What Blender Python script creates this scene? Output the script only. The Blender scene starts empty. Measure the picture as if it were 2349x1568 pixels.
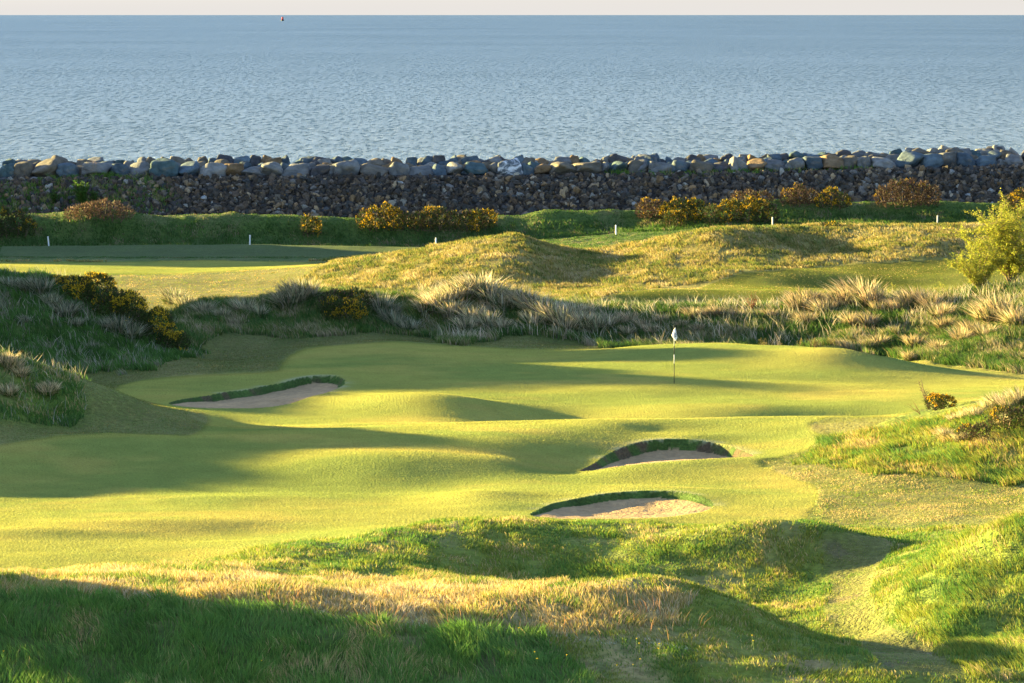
import bpy, bmesh, math, random
import numpy as np
from mathutils import Vector, Matrix, Euler

SC = bpy.context.scene
COL = SC.collection
# ---------------------------------------------------------------- camera
# photograph units: 2349 px wide, horizon row 31, eye 22 m up, 135 mm lens
EYE = 22.0
FV = 8808.8
CX = 1174.5
HY = 30.0
cd = bpy.data.cameras.new("camera")
cam = bpy.data.objects.new("camera", cd)
COL.objects.link(cam)
SC.camera = cam
cam.location = (0, 0, EYE)
cam.rotation_euler = (math.radians(90), 0, 0)
cd.sensor_width = 36.0
cd.lens = 135.0
cd.shift_y = -(784 - HY - 1) / 2349.0
cd.clip_start = 1.0
cd.clip_end = 60000.0
# ---------------------------------------------------------------- sky and sun
SUN_AZ = 25.0      # degrees behind "straight left"
SUN_EL = 7.4
w = bpy.data.worlds.new("World")
SC.world = w
w.use_nodes = True
wn = w.node_tree.nodes
wl = w.node_tree.links
sky = wn.new('ShaderNodeTexSky')
sky.sky_type = 'NISHITA'
sky.sun_disc = False
sky.sun_elevation = math.radians(SUN_EL)
sky.sun_rotation = math.radians(-(90 - SUN_AZ))
sky.air_density = 1.0
sky.dust_density = 0.8
sky.ozone_density = 2.0
wn['Background'].inputs[1].default_value = 0.057
hs = wn.new('ShaderNodeHueSaturation'); hs.inputs['Saturation'].default_value = 0.72
tn = wn.new('ShaderNodeVectorMath'); tn.operation = 'MULTIPLY'; tn.inputs[1].default_value = (0.86, 0.98, 1.20)
wl.new(sky.outputs[0], hs.inputs['Color']); wl.new(hs.outputs[0], tn.inputs[0]); tc = wn.new('ShaderNodeTexCoord'); sp = wn.new('ShaderNodeSeparateXYZ'); mr = wn.new('ShaderNodeMapRange')
mr.interpolation_type = 'SMOOTHSTEP'
mr.inputs[1].default_value = 0.0; mr.inputs[2].default_value = 0.016; mr.inputs[3].default_value = 1.0; mr.inputs[4].default_value = 0.0
mxw = wn.new('ShaderNodeMix'); mxw.data_type = 'RGBA'; mxw.inputs['B'].default_value = (1.78, 1.70, 1.62, 1)
wl.new(tc.outputs['Generated'], sp.inputs[0]); wl.new(sp.outputs['Z'], mr.inputs[0]); wl.new(mr.outputs[0], mxw.inputs['Factor'])
wl.new(tn.outputs[0], mxw.inputs['A']); wl.new(mxw.outputs['Result'], wn['Background'].inputs[0])   # pale haze low over the horizon
sd = bpy.data.lights.new("sun", 'SUN')
sun = bpy.data.objects.new("sun", sd)
COL.objects.link(sun)
sd.energy = 5.0
sd.angle = math.radians(1.0)
sd.color = (1.0, 0.77, 0.27)
ce, se = math.cos(math.radians(SUN_EL)), math.sin(math.radians(SUN_EL))
ca, sa = math.cos(math.radians(SUN_AZ)), math.sin(math.radians(SUN_AZ))
SUNV = Vector((-ca * ce, sa * ce, se))
sun.rotation_euler = SUNV.to_track_quat('Z', 'Y').to_euler()
sun.location = (-60, 120, 60)
SC.view_settings.view_transform = 'Standard'
SC.view_settings.look = 'None'
SC.view_settings.exposure = 3.02
SC.view_settings.gamma = 1.0
SC.render.engine = 'CYCLES'
SC.cycles.max_bounces = 5
SC.cycles.diffuse_bounces = 2
SC.cycles.transmission_bounces = 3
SC.cycles.transparent_max_bounces = 4
SC.cycles.use_denoising = True
rng = np.random.default_rng(7)
random.seed(7)

# ---------------------------------------------------------------- helpers
def tag(o, label=None, cat=None, group=None, kind=None):
    if label: o['label'] = label
    if cat: o['category'] = cat
    if group: o['group'] = group
    if kind: o['kind'] = kind
    return o

def empty(name, loc=(0, 0, 0), rz=0.0):
    o = bpy.data.objects.new(name, None)
    COL.objects.link(o)
    o.location = loc
    o.rotation_euler = (0, 0, rz)
    o.empty_display_size = 0.3
    return o

def mesh_np(name, V, loops, starts, mat=None, parent=None, smooth=True, cols=None, link=True):
    """one mesh object from numpy arrays"""
    me = bpy.data.meshes.new(name)
    V = np.ascontiguousarray(V, dtype=np.float32)
    loops = np.ascontiguousarray(loops, dtype=np.int32)
    starts = np.ascontiguousarray(starts, dtype=np.int32)
    me.vertices.add(len(V)); me.vertices.foreach_set('co', V.ravel())
    me.loops.add(len(loops)); me.loops.foreach_set('vertex_index', loops)
    me.polygons.add(len(starts)); me.polygons.foreach_set('loop_start', starts)
    me.polygons.foreach_set('use_smooth', np.full(len(starts), smooth, dtype=bool))
    if cols is not None:
        for nm, c in cols.items():
            c = np.asarray(c, dtype=np.float32)
            if c.ndim == 1:
                a = me.attributes.new(nm, 'FLOAT', 'POINT'); a.data.foreach_set('value', c)
            else:
                if c.shape[1] == 3: c = np.concatenate([c, np.ones((len(c), 1), np.float32)], 1)
                a = me.attributes.new(nm, 'FLOAT_COLOR', 'POINT'); a.data.foreach_set('color', np.ascontiguousarray(c).ravel())
    me.update(calc_edges=True)
    me.validate()
    if mat: me.materials.append(mat)
    o = bpy.data.objects.new(name, me)
    if link: COL.objects.link(o)
    if parent: o.parent = parent
    return o

def hash2(ix, iy, seed):
    n = (ix.astype(np.int64) * 374761393 + iy.astype(np.int64) * 668265263 + seed * 1442695041) & 0xFFFFFFFF
    n = ((n ^ (n >> 13)) * 1274126177) & 0xFFFFFFFF
    n = (n ^ (n >> 16)) & 0xFFFFFFFF
    return n / 4294967295.0

def vnoise(x, y, seed=0):
    ix = np.floor(x); iy = np.floor(y)
    fx = x - ix; fy = y - iy
    fx = fx * fx * fx * (fx * (fx * 6 - 15) + 10); fy = fy * fy * fy * (fy * (fy * 6 - 15) + 10)
    a = hash2(ix, iy, seed); b = hash2(ix + 1, iy, seed); c = hash2(ix, iy + 1, seed); d = hash2(ix + 1, iy + 1, seed)
    return (a + (b - a) * fx + (c - a) * fy + (a - b - c + d) * fx * fy) * 2 - 1

def fbm(x, y, seed=0, octv=3):
    s = 0; a = 1.0; t = 0
    for k in range(octv):
        s = s + a * vnoise(x * (2 ** k) + 13.7 * k, y * (2 ** k) - 7.3 * k, seed + k); t += a; a *= 0.5
    return s / t

def sstep(a, b, x):
    t = np.clip((x - a) / (b - a), 0, 1)
    return t * t * (3 - 2 * t)

def in_poly(px, py, poly):
    inside = np.zeros(px.shape, bool)
    n = len(poly)
    for i in range(n):
        x0, y0 = poly[i]; x1, y1 = poly[(i + 1) % n]
        if y0 == y1: continue
        c = ((y0 > py) != (y1 > py)) & (px < (x1 - x0) * (py - y0) / (y1 - y0) + x0)
        inside ^= c
    return inside

def poly_dist(px, py, poly):
    d = np.full(px.shape, 1e9)
    n = len(poly)
    for i in range(n):
        x0, y0 = poly[i]; x1, y1 = poly[(i + 1) % n]
        dx, dy = x1 - x0, y1 - y0
        t = np.clip(((px - x0) * dx + (py - y0) * dy) / (dx * dx + dy * dy + 1e-12), 0, 1)
        d = np.minimum(d, np.hypot(px - x0 - t * dx, py - y0 - t * dy))
    return d

# ---------------------------------------------------------------- the land's shape
# survey lines: (column, row, distance) sightings of crests, feet and flats, resampled along x
SIGHT = [
 [(0,1568,76.2),(600,1568,76.2),(1200,1568,76.4),(1700,1568,76.8),(2349,1562,78)],
 [(0,1370,80),(300,1365,80.3),(600,1388,80),(900,1425,79.5),(1250,1452,79.5),(1600,1490,79),(2000,1522,78.8)],
 [(0,1335,84.5),(250,1318,85.5),(480,1306,86.3)],
 [(650,1335,86.3),(900,1350,86.3),(1100,1345,86.5),(1400,1362,85.5),(1550,1380,84),(1640,1405,83.2)],
 [(760,1292,91),(900,1305,91.5),(1150,1330,92),(1400,1345,91.5),(1700,1345,92)],
 [(1150,1305,94.3),(1500,1290,95.5),(1800,1285,96)],
 [(560,1272,93.5),(620,1258,94.3),(680,1249,94.8),(800,1243,95.8),(900,1225,97),(1000,1203,98.5),(1150,1196,99.5),(1400,1206,99.5),(1650,1210,100),(1900,1218,100.5),(2050,1235,100.5)],
 [(1850,1262,96.8),(1960,1300,95)],
 [(2349,1192,90),(2250,1225,90.5),(2150,1290,90),(2100,1350,88),(2090,1400,86.5),(2120,1450,84.5),(2200,1490,82)],
 [(2230,1330,88),(2349,1350,87)],[(2250,1440,84.6),(2349,1440,84.5)],
 [(1960,1300,94.8),(1930,1380,90.5),(2020,1450,86.6),(2120,1510,83)],
 [(1550,1430,86),(1750,1440,86)],
 [(1850,1150,109),(2100,1150,109.3),(2349,1150,109.5)],
 [(2150,1190,104.5),(2349,1185,104.5)],
 # fairway
 [(0,1290,98),(300,1272,100),(600,1228,104)],
 [(0,1200,106),(500,1200,106),(1000,1172,108.5)],
 [(0,1110,115),(500,1110,115),(1000,1110,115)],
 [(1150,1165,108.6),(1150,1110,114.3)],
 [(500,1055,119),(800,1055,118.6),(1150,1052,118.5)],
 [(1400,1096,115.5),(1600,1092,115.8)],
 [(1350,1082,117.8),(1400,1073,117.6),(1500,1063,117.8),(1600,1057,118.2),(1700,1050,119.5)],
 [(1650,1118,113),(1750,1120,113),(1850,1110,113.8)],
 [(1700,1165,108.2),(1780,1160,108.5)],
 [(1800,1085,116),(2050,1085,114.5),(2349,1110,113)],
 [(1780,1045,120.5),(1860,1048,119.6)],
 [(1500,985,126.3),(1620,985,126.3)],
 [(0,1021,120),(130,998,122.5),(430,1000,122.5),(800,1004,122.5),(1150,1000,123),(1350,985,125),(1500,966,127.5),(1700,956,129),(1850,954,129.5),(2040,957,129.5)],
 [(500,977,131),(700,985,129.3),(900,972,131),(1150,965,132)],
 [(800,925,138.2),(1000,900,142),(1200,898,142.5),(1500,905,141),(1800,910,140.5),(2000,900,142)],
 [(1180,932,138)],
 [(1546,930,137.5),(1850,935,137),(2050,932,137)],
 [(900,870,147),(1100,868,147.2),(1300,872,146),(1546,882,144),(1800,885,144),(2100,886,145.5),(2349,878,146)],
 [(1100,835,152.5),(1300,838,152),(1600,832,151.8),(1850,840,150.5)],
 [(1400,799,161),(1500,790,160),(1650,784,159),(1850,797,157),(2000,827,154),(2150,848,151.5),(2349,872,150)],
 # left small dune
 [(0,835,128),(60,848,128.5),(180,872,130),(260,893,130.5),(350,935,131),(470,966,132)],
 [(100,985,125),(250,992,125),(430,999,124)],
 [(100,930,127),(220,950,127.5)],
 [(250,872,149),(330,848,152),(430,842,153)],
 [(300,893,143),(400,900,141.5),(500,872,147),(600,851,150),(700,842,151.5)],
 # big left dune
 [(0,638,160),(130,640,161),(220,672,161),(320,725,160.5),(400,775,160),(450,815,159)],
 [(0,838,151.5),(170,857,150.5)],
 [(100,750,155.5),(250,785,156)],
 # marram ridge behind the green
 [(470,700,171),(600,712,171),(700,682,172),(810,682,172),(880,714,171.5),(960,752,170.5)],
 [(480,802,161),(560,782,164),(700,768,166),(850,772,166),(1000,787,165)],
 [(640,802,160),(800,789,162),(900,782,162.5),(1000,790,162),(1200,800,161)],
 [(990,705,172),(1060,672,173.5),(1110,666,173.5),(1180,692,173),(1270,714,172),(1400,730,171),(1500,717,171.5),(1600,709,172),(1700,709,172.5),(1800,704,173),(1900,694,173),(1980,690,173.5),(2120,690,173),(2200,674,172),(2349,656,172)],
 [(1050,786,164.5),(1250,791,164),(1400,797,163.5)],
 [(1900,792,163.5)],
 [(2200,846,155.3),(2349,852,154)],
 [(2349,735,163),(2250,760,163),(2180,800,160)],
 [(1380,690,184),(1500,669,187),(1650,673,187),(1800,681,186)],
 [(250,690,196),(500,690,196)],[(250,640,215),(500,640,215),(700,650,209)],
 [(0,626,222),(400,624,223)],
 [(800,668,200),(1000,662,201),(1200,668,199),(1400,660,200),(1550,655,200),(1650,640,202),(1900,612,207),(2150,597,210),(2349,590,211)],
 [(700,628,212),(850,597,213),(1000,567,215),(1100,547,215.3),(1180,537,215.5),(1250,553,216),(1330,568,216),(1400,572,216),(1480,560,217),(1560,546,218),(1700,523,220),(1850,516,222),(2230,516,224),(2349,512,224)],
 [(0,606,229),(500,604,229.5),(650,606,229)],
 [(0,585,240),(500,580,242),(900,585,242)],
 [(0,565,250),(573,560,250),(1000,567,250),(1413,538,252),(1772,518,252),(2150,516,252)],
 [(0,550,256.8),(573,546,256.8),(1000,550,256.8),(1413,525,257),(1772,502,257.2),(2150,500,257.2),(2349,505,257.2)],
 [(0,497,259.5),(120,488,260),(200,474,259.6),(300,486,260),(380,497,259.5),(500,494,259.5),(650,494,259.5),(800,505,259),(900,500,259.5),(1150,494,260),(1250,484,260),(1450,484,260),(1600,482,259.6),(1750,464,259.6),(1800,457,259.7),(1900,464,259.7),(2000,468,259.7),(2100,464,259.7),(2200,468,259.7),(2349,477,259.7)],
 [(0,505,258.9),(120,496,259.4),(200,483,259.1),(300,494,259.4),(380,505,258.9),(500,503,258.9),(650,503,258.9),(800,513,258.5),(900,509,258.9),(1150,503,259.4),(1250,493,259.4),(1450,493,259.4),(1600,491,259.1),(1750,474,259.1),(1800,467,259.15),(1900,474,259.15),(2000,478,259.15),(2100,474,259.15),(2200,478,259.15),(2349,487,259.15)],
 [(0,410,284.5),(600,407,284.5),(1200,405,284.5),(1700,398,284.5),(2000,391,284.5),(2349,381,284.5)],
]
# hidden hollows and ground outside the picture: (column, distance, height)
LEVEL = [
 [(-900,12,19.0),(3300,12,19.0)],[(-900,25,14.0),(3300,25,14.0)],[(-900,40,10.2),(3300,40,10.2)],[(-900,58,8.4),(3300,58,8.4)],[(-900,68,8.0),(3300,68,8.0)],
 [(0,96,8.0),(500,97,8.0)],[(800,103.5,8.05),(2000,104,8.05)],
 [(2700,90,12),(3300,90,12.5)],[(2700,118,11),(3300,118,11.5)],
 [(1300,133,7.7),(2000,133,7.7)],
 [(-900,130,10.5),(-300,128,10.7)],[(0,137,8.3),(200,138,8.1),(350,138,8.0)],
 [(-900,165,12),(-300,162,11.8)],[(0,170,8.0),(300,170,7.8)],
 [(1400,167,7.5),(2000,163,7.5)],[(2000,158,7.6)],
 [(0,182,7.2),(700,182,7.3),(1300,182,7.5),(2349,182,7.6)],
 [(1200,224.5,7.6),(1550,226,7.9)],[(900,234,7.2),(1500,236,7.6),(2349,238,7.8)],
 [(0,263,7.2),(1200,263,7.3),(1700,263,8.2),(2349,263,8.2)],[(0,267,6.6),(1200,267,6.7),(1700,267,7.2),(2349,267,7.4)],
 [(0,279.3,6.8),(1200,279.3,7.0),(2349,279.3,7.8)],
 [(0,288,9.75),(1174,288,9.85),(2349,288,10.6)],
 [(0,292,10.0),(1174,292,10.1),(2349,292,10.9)],
 [(0,299,5.5),(2349,299,5.5)],[(0,310,0.5),(2349,310,0.5)],[(0,330,-2),(2349,330,-2)],
 [(2700,172,10.4),(3300,172,10.6)],
]
RIM = {
 'front': [(1215,1184,107.0),(1238,1170,108.4),(1290,1150,110),(1370,1133,111),(1470,1125,111.4),(1560,1127,111.1),(1608,1138,110.2),(1636,1155,109.2),(1620,1170,107.8),(1560,1184,106.6),(1460,1191,106),(1330,1192,105.9),(1255,1190,106.2)],
 'middle': [(1330,1079,118.3),(1365,1058,120.2),(1410,1032,122.2),(1480,1011,123.7),(1560,1006,124),(1650,1016,123.6),(1700,1030,122.4),(1735,1046,120.6),(1700,1051,119.5),(1600,1057,118.5),(1500,1063,118.1),(1400,1072,117.9)],
 'left': [(391,927,137.5),(400,918,138.8),(462,909,140.2),(540,896,142.5),(618,881,144.8),(684,865,146.8),(736,860,147.3),(775,862,147),(791,871,146),(783,882,144),(749,904,141),(697,922,138.4),(618,935,136.6),(514,937,136.3),(436,934,136.6)],
}
def wpt(xv, yv, Y):
    return ((xv - CX) * Y / FV, Y, EYE - Y * (yv - HY) / FV)

def resample(line, step=70.0):
    out = []
    for a, b in zip(line[:-1], line[1:]):
        n = max(1, int(round(max(abs(b[0] - a[0]), 1) / step)))
        for k in range(n):
            t = k / n
            out.append(tuple(a[i] + (b[i] - a[i]) * t for i in range(3)))
    out.append(line[-1])
    return out

pts = []
for ln in SIGHT:
    r = resample(ln)
    for p in r: pts.append(wpt(*p))
    if len(ln) > 1:
        if ln[0][0] <= 0 and not (ln[0][1] in (835,)):
            q = wpt(*ln[0])
            for xv in (-300, -800): pts.append(((xv - CX) * q[1] / FV, q[1], q[2]))
        e = max(ln, key=lambda p: p[0])
        if e[0] >= 2349:
            q = wpt(*e)
            for xv in (2700, 3300): pts.append(((xv - CX) * q[1] / FV, q[1], q[2]))
for ln in LEVEL:
    r = resample(ln, 150)
    for xv, Y, z in r: pts.append(((xv - CX) * Y / FV, Y, z))
    if len(ln) > 1:
        if ln[0][0] == 0: pts.append(((-800 - CX) * ln[0][1] / FV, ln[0][1], ln[0][2]))
        if ln[-1][0] == 2349: pts.append(((3300 - CX) * ln[-1][1] / FV, ln[-1][1], ln[-1][2]))
for k, r in RIM.items():
    for p in r: pts.append(wpt(*p))
pts = np.array(pts)
# drop near duplicates
keep = []
for i, p in enumerate(pts):
    if all(abs(p[0] - pts[j][0]) + abs(p[1] - pts[j][1]) > 0.35 for j in keep): keep.append(i)
pts = pts[keep]
C2 = 1.2 ** 2
def kern(dx, dy): return np.sqrt(dx * dx + dy * dy + C2)
n = len(pts)
A = kern(pts[:, None, 0] - pts[None, :, 0], pts[:, None, 1] - pts[None, :, 1])
A = -A
Mx = np.zeros((n + 1, n + 1)); Mx[:n, :n] = A + np.eye(n) * 0.02; Mx[n, :n] = 1; Mx[:n, n] = 1
wts = np.linalg.solve(Mx, np.concatenate([pts[:, 2], [0]]))
print('terrain points', n, 'weights', np.abs(wts).max())

def base_height(X, Y):
    sh = X.shape
    X = X.ravel(); Y = Y.ravel()
    out = np.empty(len(X))
    px = pts[:, 0].astype(np.float32); py = pts[:, 1].astype(np.float32); ww = wts[:n].astype(np.float64)
    for s in range(0, len(X), 20000):
        k = kern(X[s:s + 20000, None].astype(np.float32) - px[None], Y[s:s + 20000, None].astype(np.float32) - py[None])
        out[s:s + 20000] = wts[n] - k.astype(np.float64) @ ww
    return out.reshape(sh)

# grid fans out from the eye: columns u = X/Y, rows Y
ucols = np.concatenate([np.linspace(-0.62, -0.15, 130, endpoint=False), np.arange(-0.15, 0.15, 0.00036), np.linspace(0.15, 0.45, 80)])
yr = [12.0]
while yr[-1] < 332:
    y = yr[-1]
    if y < 66: r = 0.03
    elif y < 104.5: r = 0.0016
    elif y < 125: r = 0.00085
    elif y < 135: r = 0.0015
    elif y < 149: r = 0.0009
    elif y < 292: r = 0.0016
    else: r = 0.01
    yr.append(y * (1 + r))
yrows = np.array(yr)
NU, NY = len(ucols), len(yrows)
print('grid', NU, NY, NU * NY)
# coarse evaluation then cubic upsampling
def coarse_axis(a, k):
    idx = np.arange(0, len(a), k)
    if idx[-1] != len(a) - 1: idx = np.append(idx, len(a) - 1)
    return idx
iu = coarse_axis(ucols, 4); iy = coarse_axis(yrows, 3)
Uc, Yc = np.meshgrid(ucols[iu], yrows[iy])
Zc = base_height(Uc * Yc, Yc)
def cubic1d(xs, F, xq):
    # Catmull-Rom (non uniform, via finite difference slopes), F along axis 0
    m = np.gradient(F, xs, axis=0)
    j = np.clip(np.searchsorted(xs, xq) - 1, 0, len(xs) - 2)
    h = (xs[j + 1] - xs[j])[:, None]; t = ((xq - xs[j]) [:, None]) / h
    return ((2*t**3 - 3*t**2 + 1) * F[j] + (t**3 - 2*t**2 + t) * h * m[j] + (-2*t**3 + 3*t**2) * F[j+1] + (t**3 - t**2) * h * m[j+1])
Z = cubic1d(yrows[iy], Zc, yrows)
Z = cubic1d(ucols[iu], Z.T.copy(), ucols).T.copy()
UU, YY = np.meshgrid(ucols, yrows)
XX = UU * YY
VX = CX + UU * FV                    # picture column of every grid point

# extra swells: (x, y, half width x, half width y, height, rotation)
def swell(x, y, sx, sy, h, rot=0.0):
    global Z
    c, s = math.cos(rot), math.sin(rot)
    dx = XX - x; dy = YY - y
    a = (dx * c + dy * s) / sx; b = (-dx * s + dy * c) / sy
    Z = Z + h * np.exp(-(a * a + b * b))
def swell_v(xv, Y, sx, sy, h, rot=0.0): swell((xv - CX) * Y / FV, Y, sx, sy, h, rot)
# unseen dunes beyond the left edge, added to cast long shadows into view
def shadow_dune(x0, prof, sx=2.4, back=9.0):
    # an added, unseen dune ridge running away from the eye at x0, heights given along Y
    global Z
    ys = np.array([p[0] for p in prof]); zs = np.array([p[1] for p in prof])
    t = np.interp(YY, ys, zs)
    d = XX - x0
    wgt = np.exp(-(d / np.where(d > 0, sx, back)) ** 2) * sstep(ys[0] - 1.0, ys[0] + 1.0, YY) * (1 - sstep(ys[-1] - 1, ys[-1] + 1.5, YY))
    Z = np.maximum(Z, Z + (t - Z) * wgt)
shadow_dune(-26.5, [(140, 8.8), (143.5, 10.7), (149, 10.9), (153, 11.3), (157, 12.1), (159.5, 13.2), (161.2, 13.2), (163.6, 11.7), (166.5, 12.1), (169.5, 13.6), (171.5, 13.5), (173.5, 12.2), (180, 12.2), (186, 11)])
shadow_dune(-24.0, [(115.5, 8.5), (117.5, 9.5), (122, 10.0), (127, 10.4), (131, 10.9), (134, 10.4), (137, 8.8)], 2.0, 7.0)
shadow_dune(-46, [(238, 8.5), (242.5, 13.2), (246, 14.0), (252, 14.3), (258, 14.0), (261.5, 12.4), (264, 9.5), (266, 8.6)], 3.2, 14)
swell_v(1760, 97.2, 2.4, 1.6, 0.62)
swell_v(1600, 92.4, 3.8, 1.5, -0.42)
swell(-19, 84, 4.5, 2.4, 2.4)  # unseen mound off the left edge, added to shade the foreground bank
# rolls of the fairway and green
swell_v(1870, 215.5, 3.6, 4.0, -0.85)
swell_v(1650, 216, 3.4, 3.6, 0.55)
swell_v(1370, 213, 3.2, 4.0, -0.6)
swell_v(2110, 214, 3.5, 3.0, 0.35)
swell_v(1750, 203, 5.0, 2.2, 0.35)
swell_v(1960, 199, 5.0, 2.0, -0.35)
swell_v(1130, 207, 3.4, 4.0, 0.45)
swell_v(1300, 205, 2.6, 4.0, -0.35)
swell_v(700, 126.5, 4.0, 1.6, 0.12)
swell_v(330, 106, 4.0, 1.0, 0.10)
swell_v(700, 101.8, 4.0, 1.0, 0.10)
swell_v(1900, 133.5, 3.0, 2.5, -0.2)
swell_v(1640, 84.5, 1.6, 1.6, 0.35)
swell_v(1500, 83.2, 2.4, 1.2, 0.25)
swell_v(1000, 136.8, 3.8, 2.6, 0.55, -0.5)
swell_v(1270, 134.0, 2.8, 3.0, -0.42, -0.3)
swell_v(1090, 111, 1.6, 1.6, 0.20)
swell_v(1930, 152.8, 2.6, 2.2, 0.38)
swell_v(900, 117.5, 3.6, 1.8, 0.34, -0.2)
swell_v(480, 111, 3.0, 1.2, 0.12)
swell_v(1650, 136.5, 4.0, 1.8, 0.14)
swell_v(1240, 120, 1.6, 2.0, -0.10)
swell_v(60, 104, 3, 1.0, 0.15)
# zones ------------------------------------------------------------------
VYv = HY + (EYE - Z) * FV / YY       # picture row of every grid point
FAIR = [(-900,1045),(0,1021),(130,998),(250,993),(430,1000),(462,985),(476,968),(474,952),(420,938),(370,930),(320,915),(280,905),(258,897),(275,884),(310,874),(380,864),(480,856),(580,852),(640,849),(648,830),(665,815),(700,800),(800,788),(900,781),(1000,788),(1200,799),(1400,799),(1500,770),(1650,760),(1850,780),(2000,815),(2150,835),(2349,860),(2700,880),(2700,905),(2349,905),(2200,925),(2130,938),(2050,957),(1900,957),(1862,970),(1858,985),(1890,1000),(1860,1030),(1790,1050),(1740,1058),(1760,1070),(1810,1092),(1870,1112),(1878,1125),(1868,1160),(1845,1200),(1650,1206),(1400,1198),(1150,1188),(1000,1196),(900,1218),(800,1236),(680,1243),(560,1268),(450,1300),(300,1330),(0,1345),(-900,1360)]
fair = in_poly(VX, VYv, FAIR) & (YY > 93) & (YY < 163)
far_green = in_poly(VX, VYv, [(-300,640),(0,636),(250,628),(420,628),(600,618),(745,608),(700,602),(500,598),(200,600),(-300,603)]) & (YY > 205) & (YY < 240)
second_fair = in_poly(VX, VYv, [(1360,690),(1430,670),(1520,662),(1600,664),(1620,655),(1700,625),(1900,610),(2230,588),(2400,580),(2400,660),(2150,680),(1900,690)]) & (YY > 180) & (YY < 215)
Rough = np.ones_like(Z)
Rough[fair] = 0; Rough[far_green] = 0; Rough[second_fair] = 0.12
# soften the cut edges a little
def blur(F, k):
    for ax in (0, 1):
        for _ in range(2):
            F = (np.roll(F, k, ax) + F + np.roll(F, -k, ax)) / 3
    return F
RoughS = blur(Rough, 2)
# short rough around the mown areas (image sketched)
SHORT = [[(-300,1045),(0,1021),(130,998),(430,1001),(476,968),(360,940),(300,918),(262,893),(190,900),(210,940),(170,985),(0,965),(-300,980)],
 [(150,860),(430,822),(480,770),(700,772),(960,762),(1020,800),(700,802),(640,855),(260,897),(180,880)],
 [(1080,790),(1200,772),(1330,786),(1400,800),(1100,802)],
 [(1740,1050),(1850,1030),(2050,1090),(2349,1115),(2349,1215),(2200,1215),(1900,1215),(1870,1115)],
 [(0,640),(0,600),(760,600),(700,640),(640,680),(560,720),(200,720),(230,650)],
 [(0,548),(600,545),(1000,552),(1200,560),(700,600),(0,603)],
 [(1850,957),(2060,957),(2000,985),(1890,1000)],
 [(1860,1215),(2010,1228),(2060,1260),(1990,1330),(2020,1420),(2160,1500),(2250,1555),(2050,1568),(1950,1470),(1880,1400),(1900,1330)],
 [(175,855),(215,900),(252,955),(212,1005),(500,1005),(500,855)],
 [(1780,700),(1380,715),(1360,690),(1500,660),(2200,590),(2200,660),(2100,700)]]
Short = np.zeros_like(Z)
rngs = [(118,134),(140,168),(158,168),(100,122),(182,235),(238,256),(122,132),(78,102),(125,142),(178,212)]
jsx = 22 * fbm(XX / 1.2, YY / 1.5, 171, 3); jsy = 9 * fbm(XX / 1.2 + 30, YY / 1.5, 173, 3)
for P_, (a, b) in zip(SHORT, rngs):
    Short[in_poly(VX + jsx, VYv + jsy, P_) & (YY > a) & (YY < b)] = 1
Short[Rough < 0.5] = 1
ShortS = blur(Short, 3)
RK = sstep(277.5, 280.5, YY)         # stone embankment behind the bank
# relief of tussocky ground
tall = (1 - ShortS) * (1 - RK)
Z = Z + 0.14 * fbm(XX / 2.4, YY / 1.4, 87, 3) * sstep(256, 258, YY) * (1 - sstep(261, 264, YY))
near = sstep(60, 75, YY)
Z = Z + tall * near * (0.10 * fbm(XX / 1.6, YY / 1.6, 3, 3) + 0.05 * fbm(XX / 0.45, YY / 0.45, 9, 2))
Z = Z + (ShortS * RoughS) * near * (0.035 * fbm(XX / 1.3, YY / 1.3, 5, 3))
Z = Z + (1 - RoughS) * (0.075 * fbm(XX / 8.0, YY / 3.6, 21, 2) + 0.022 * fbm(XX / 3.2, YY / 1.3, 25, 2))
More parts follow.
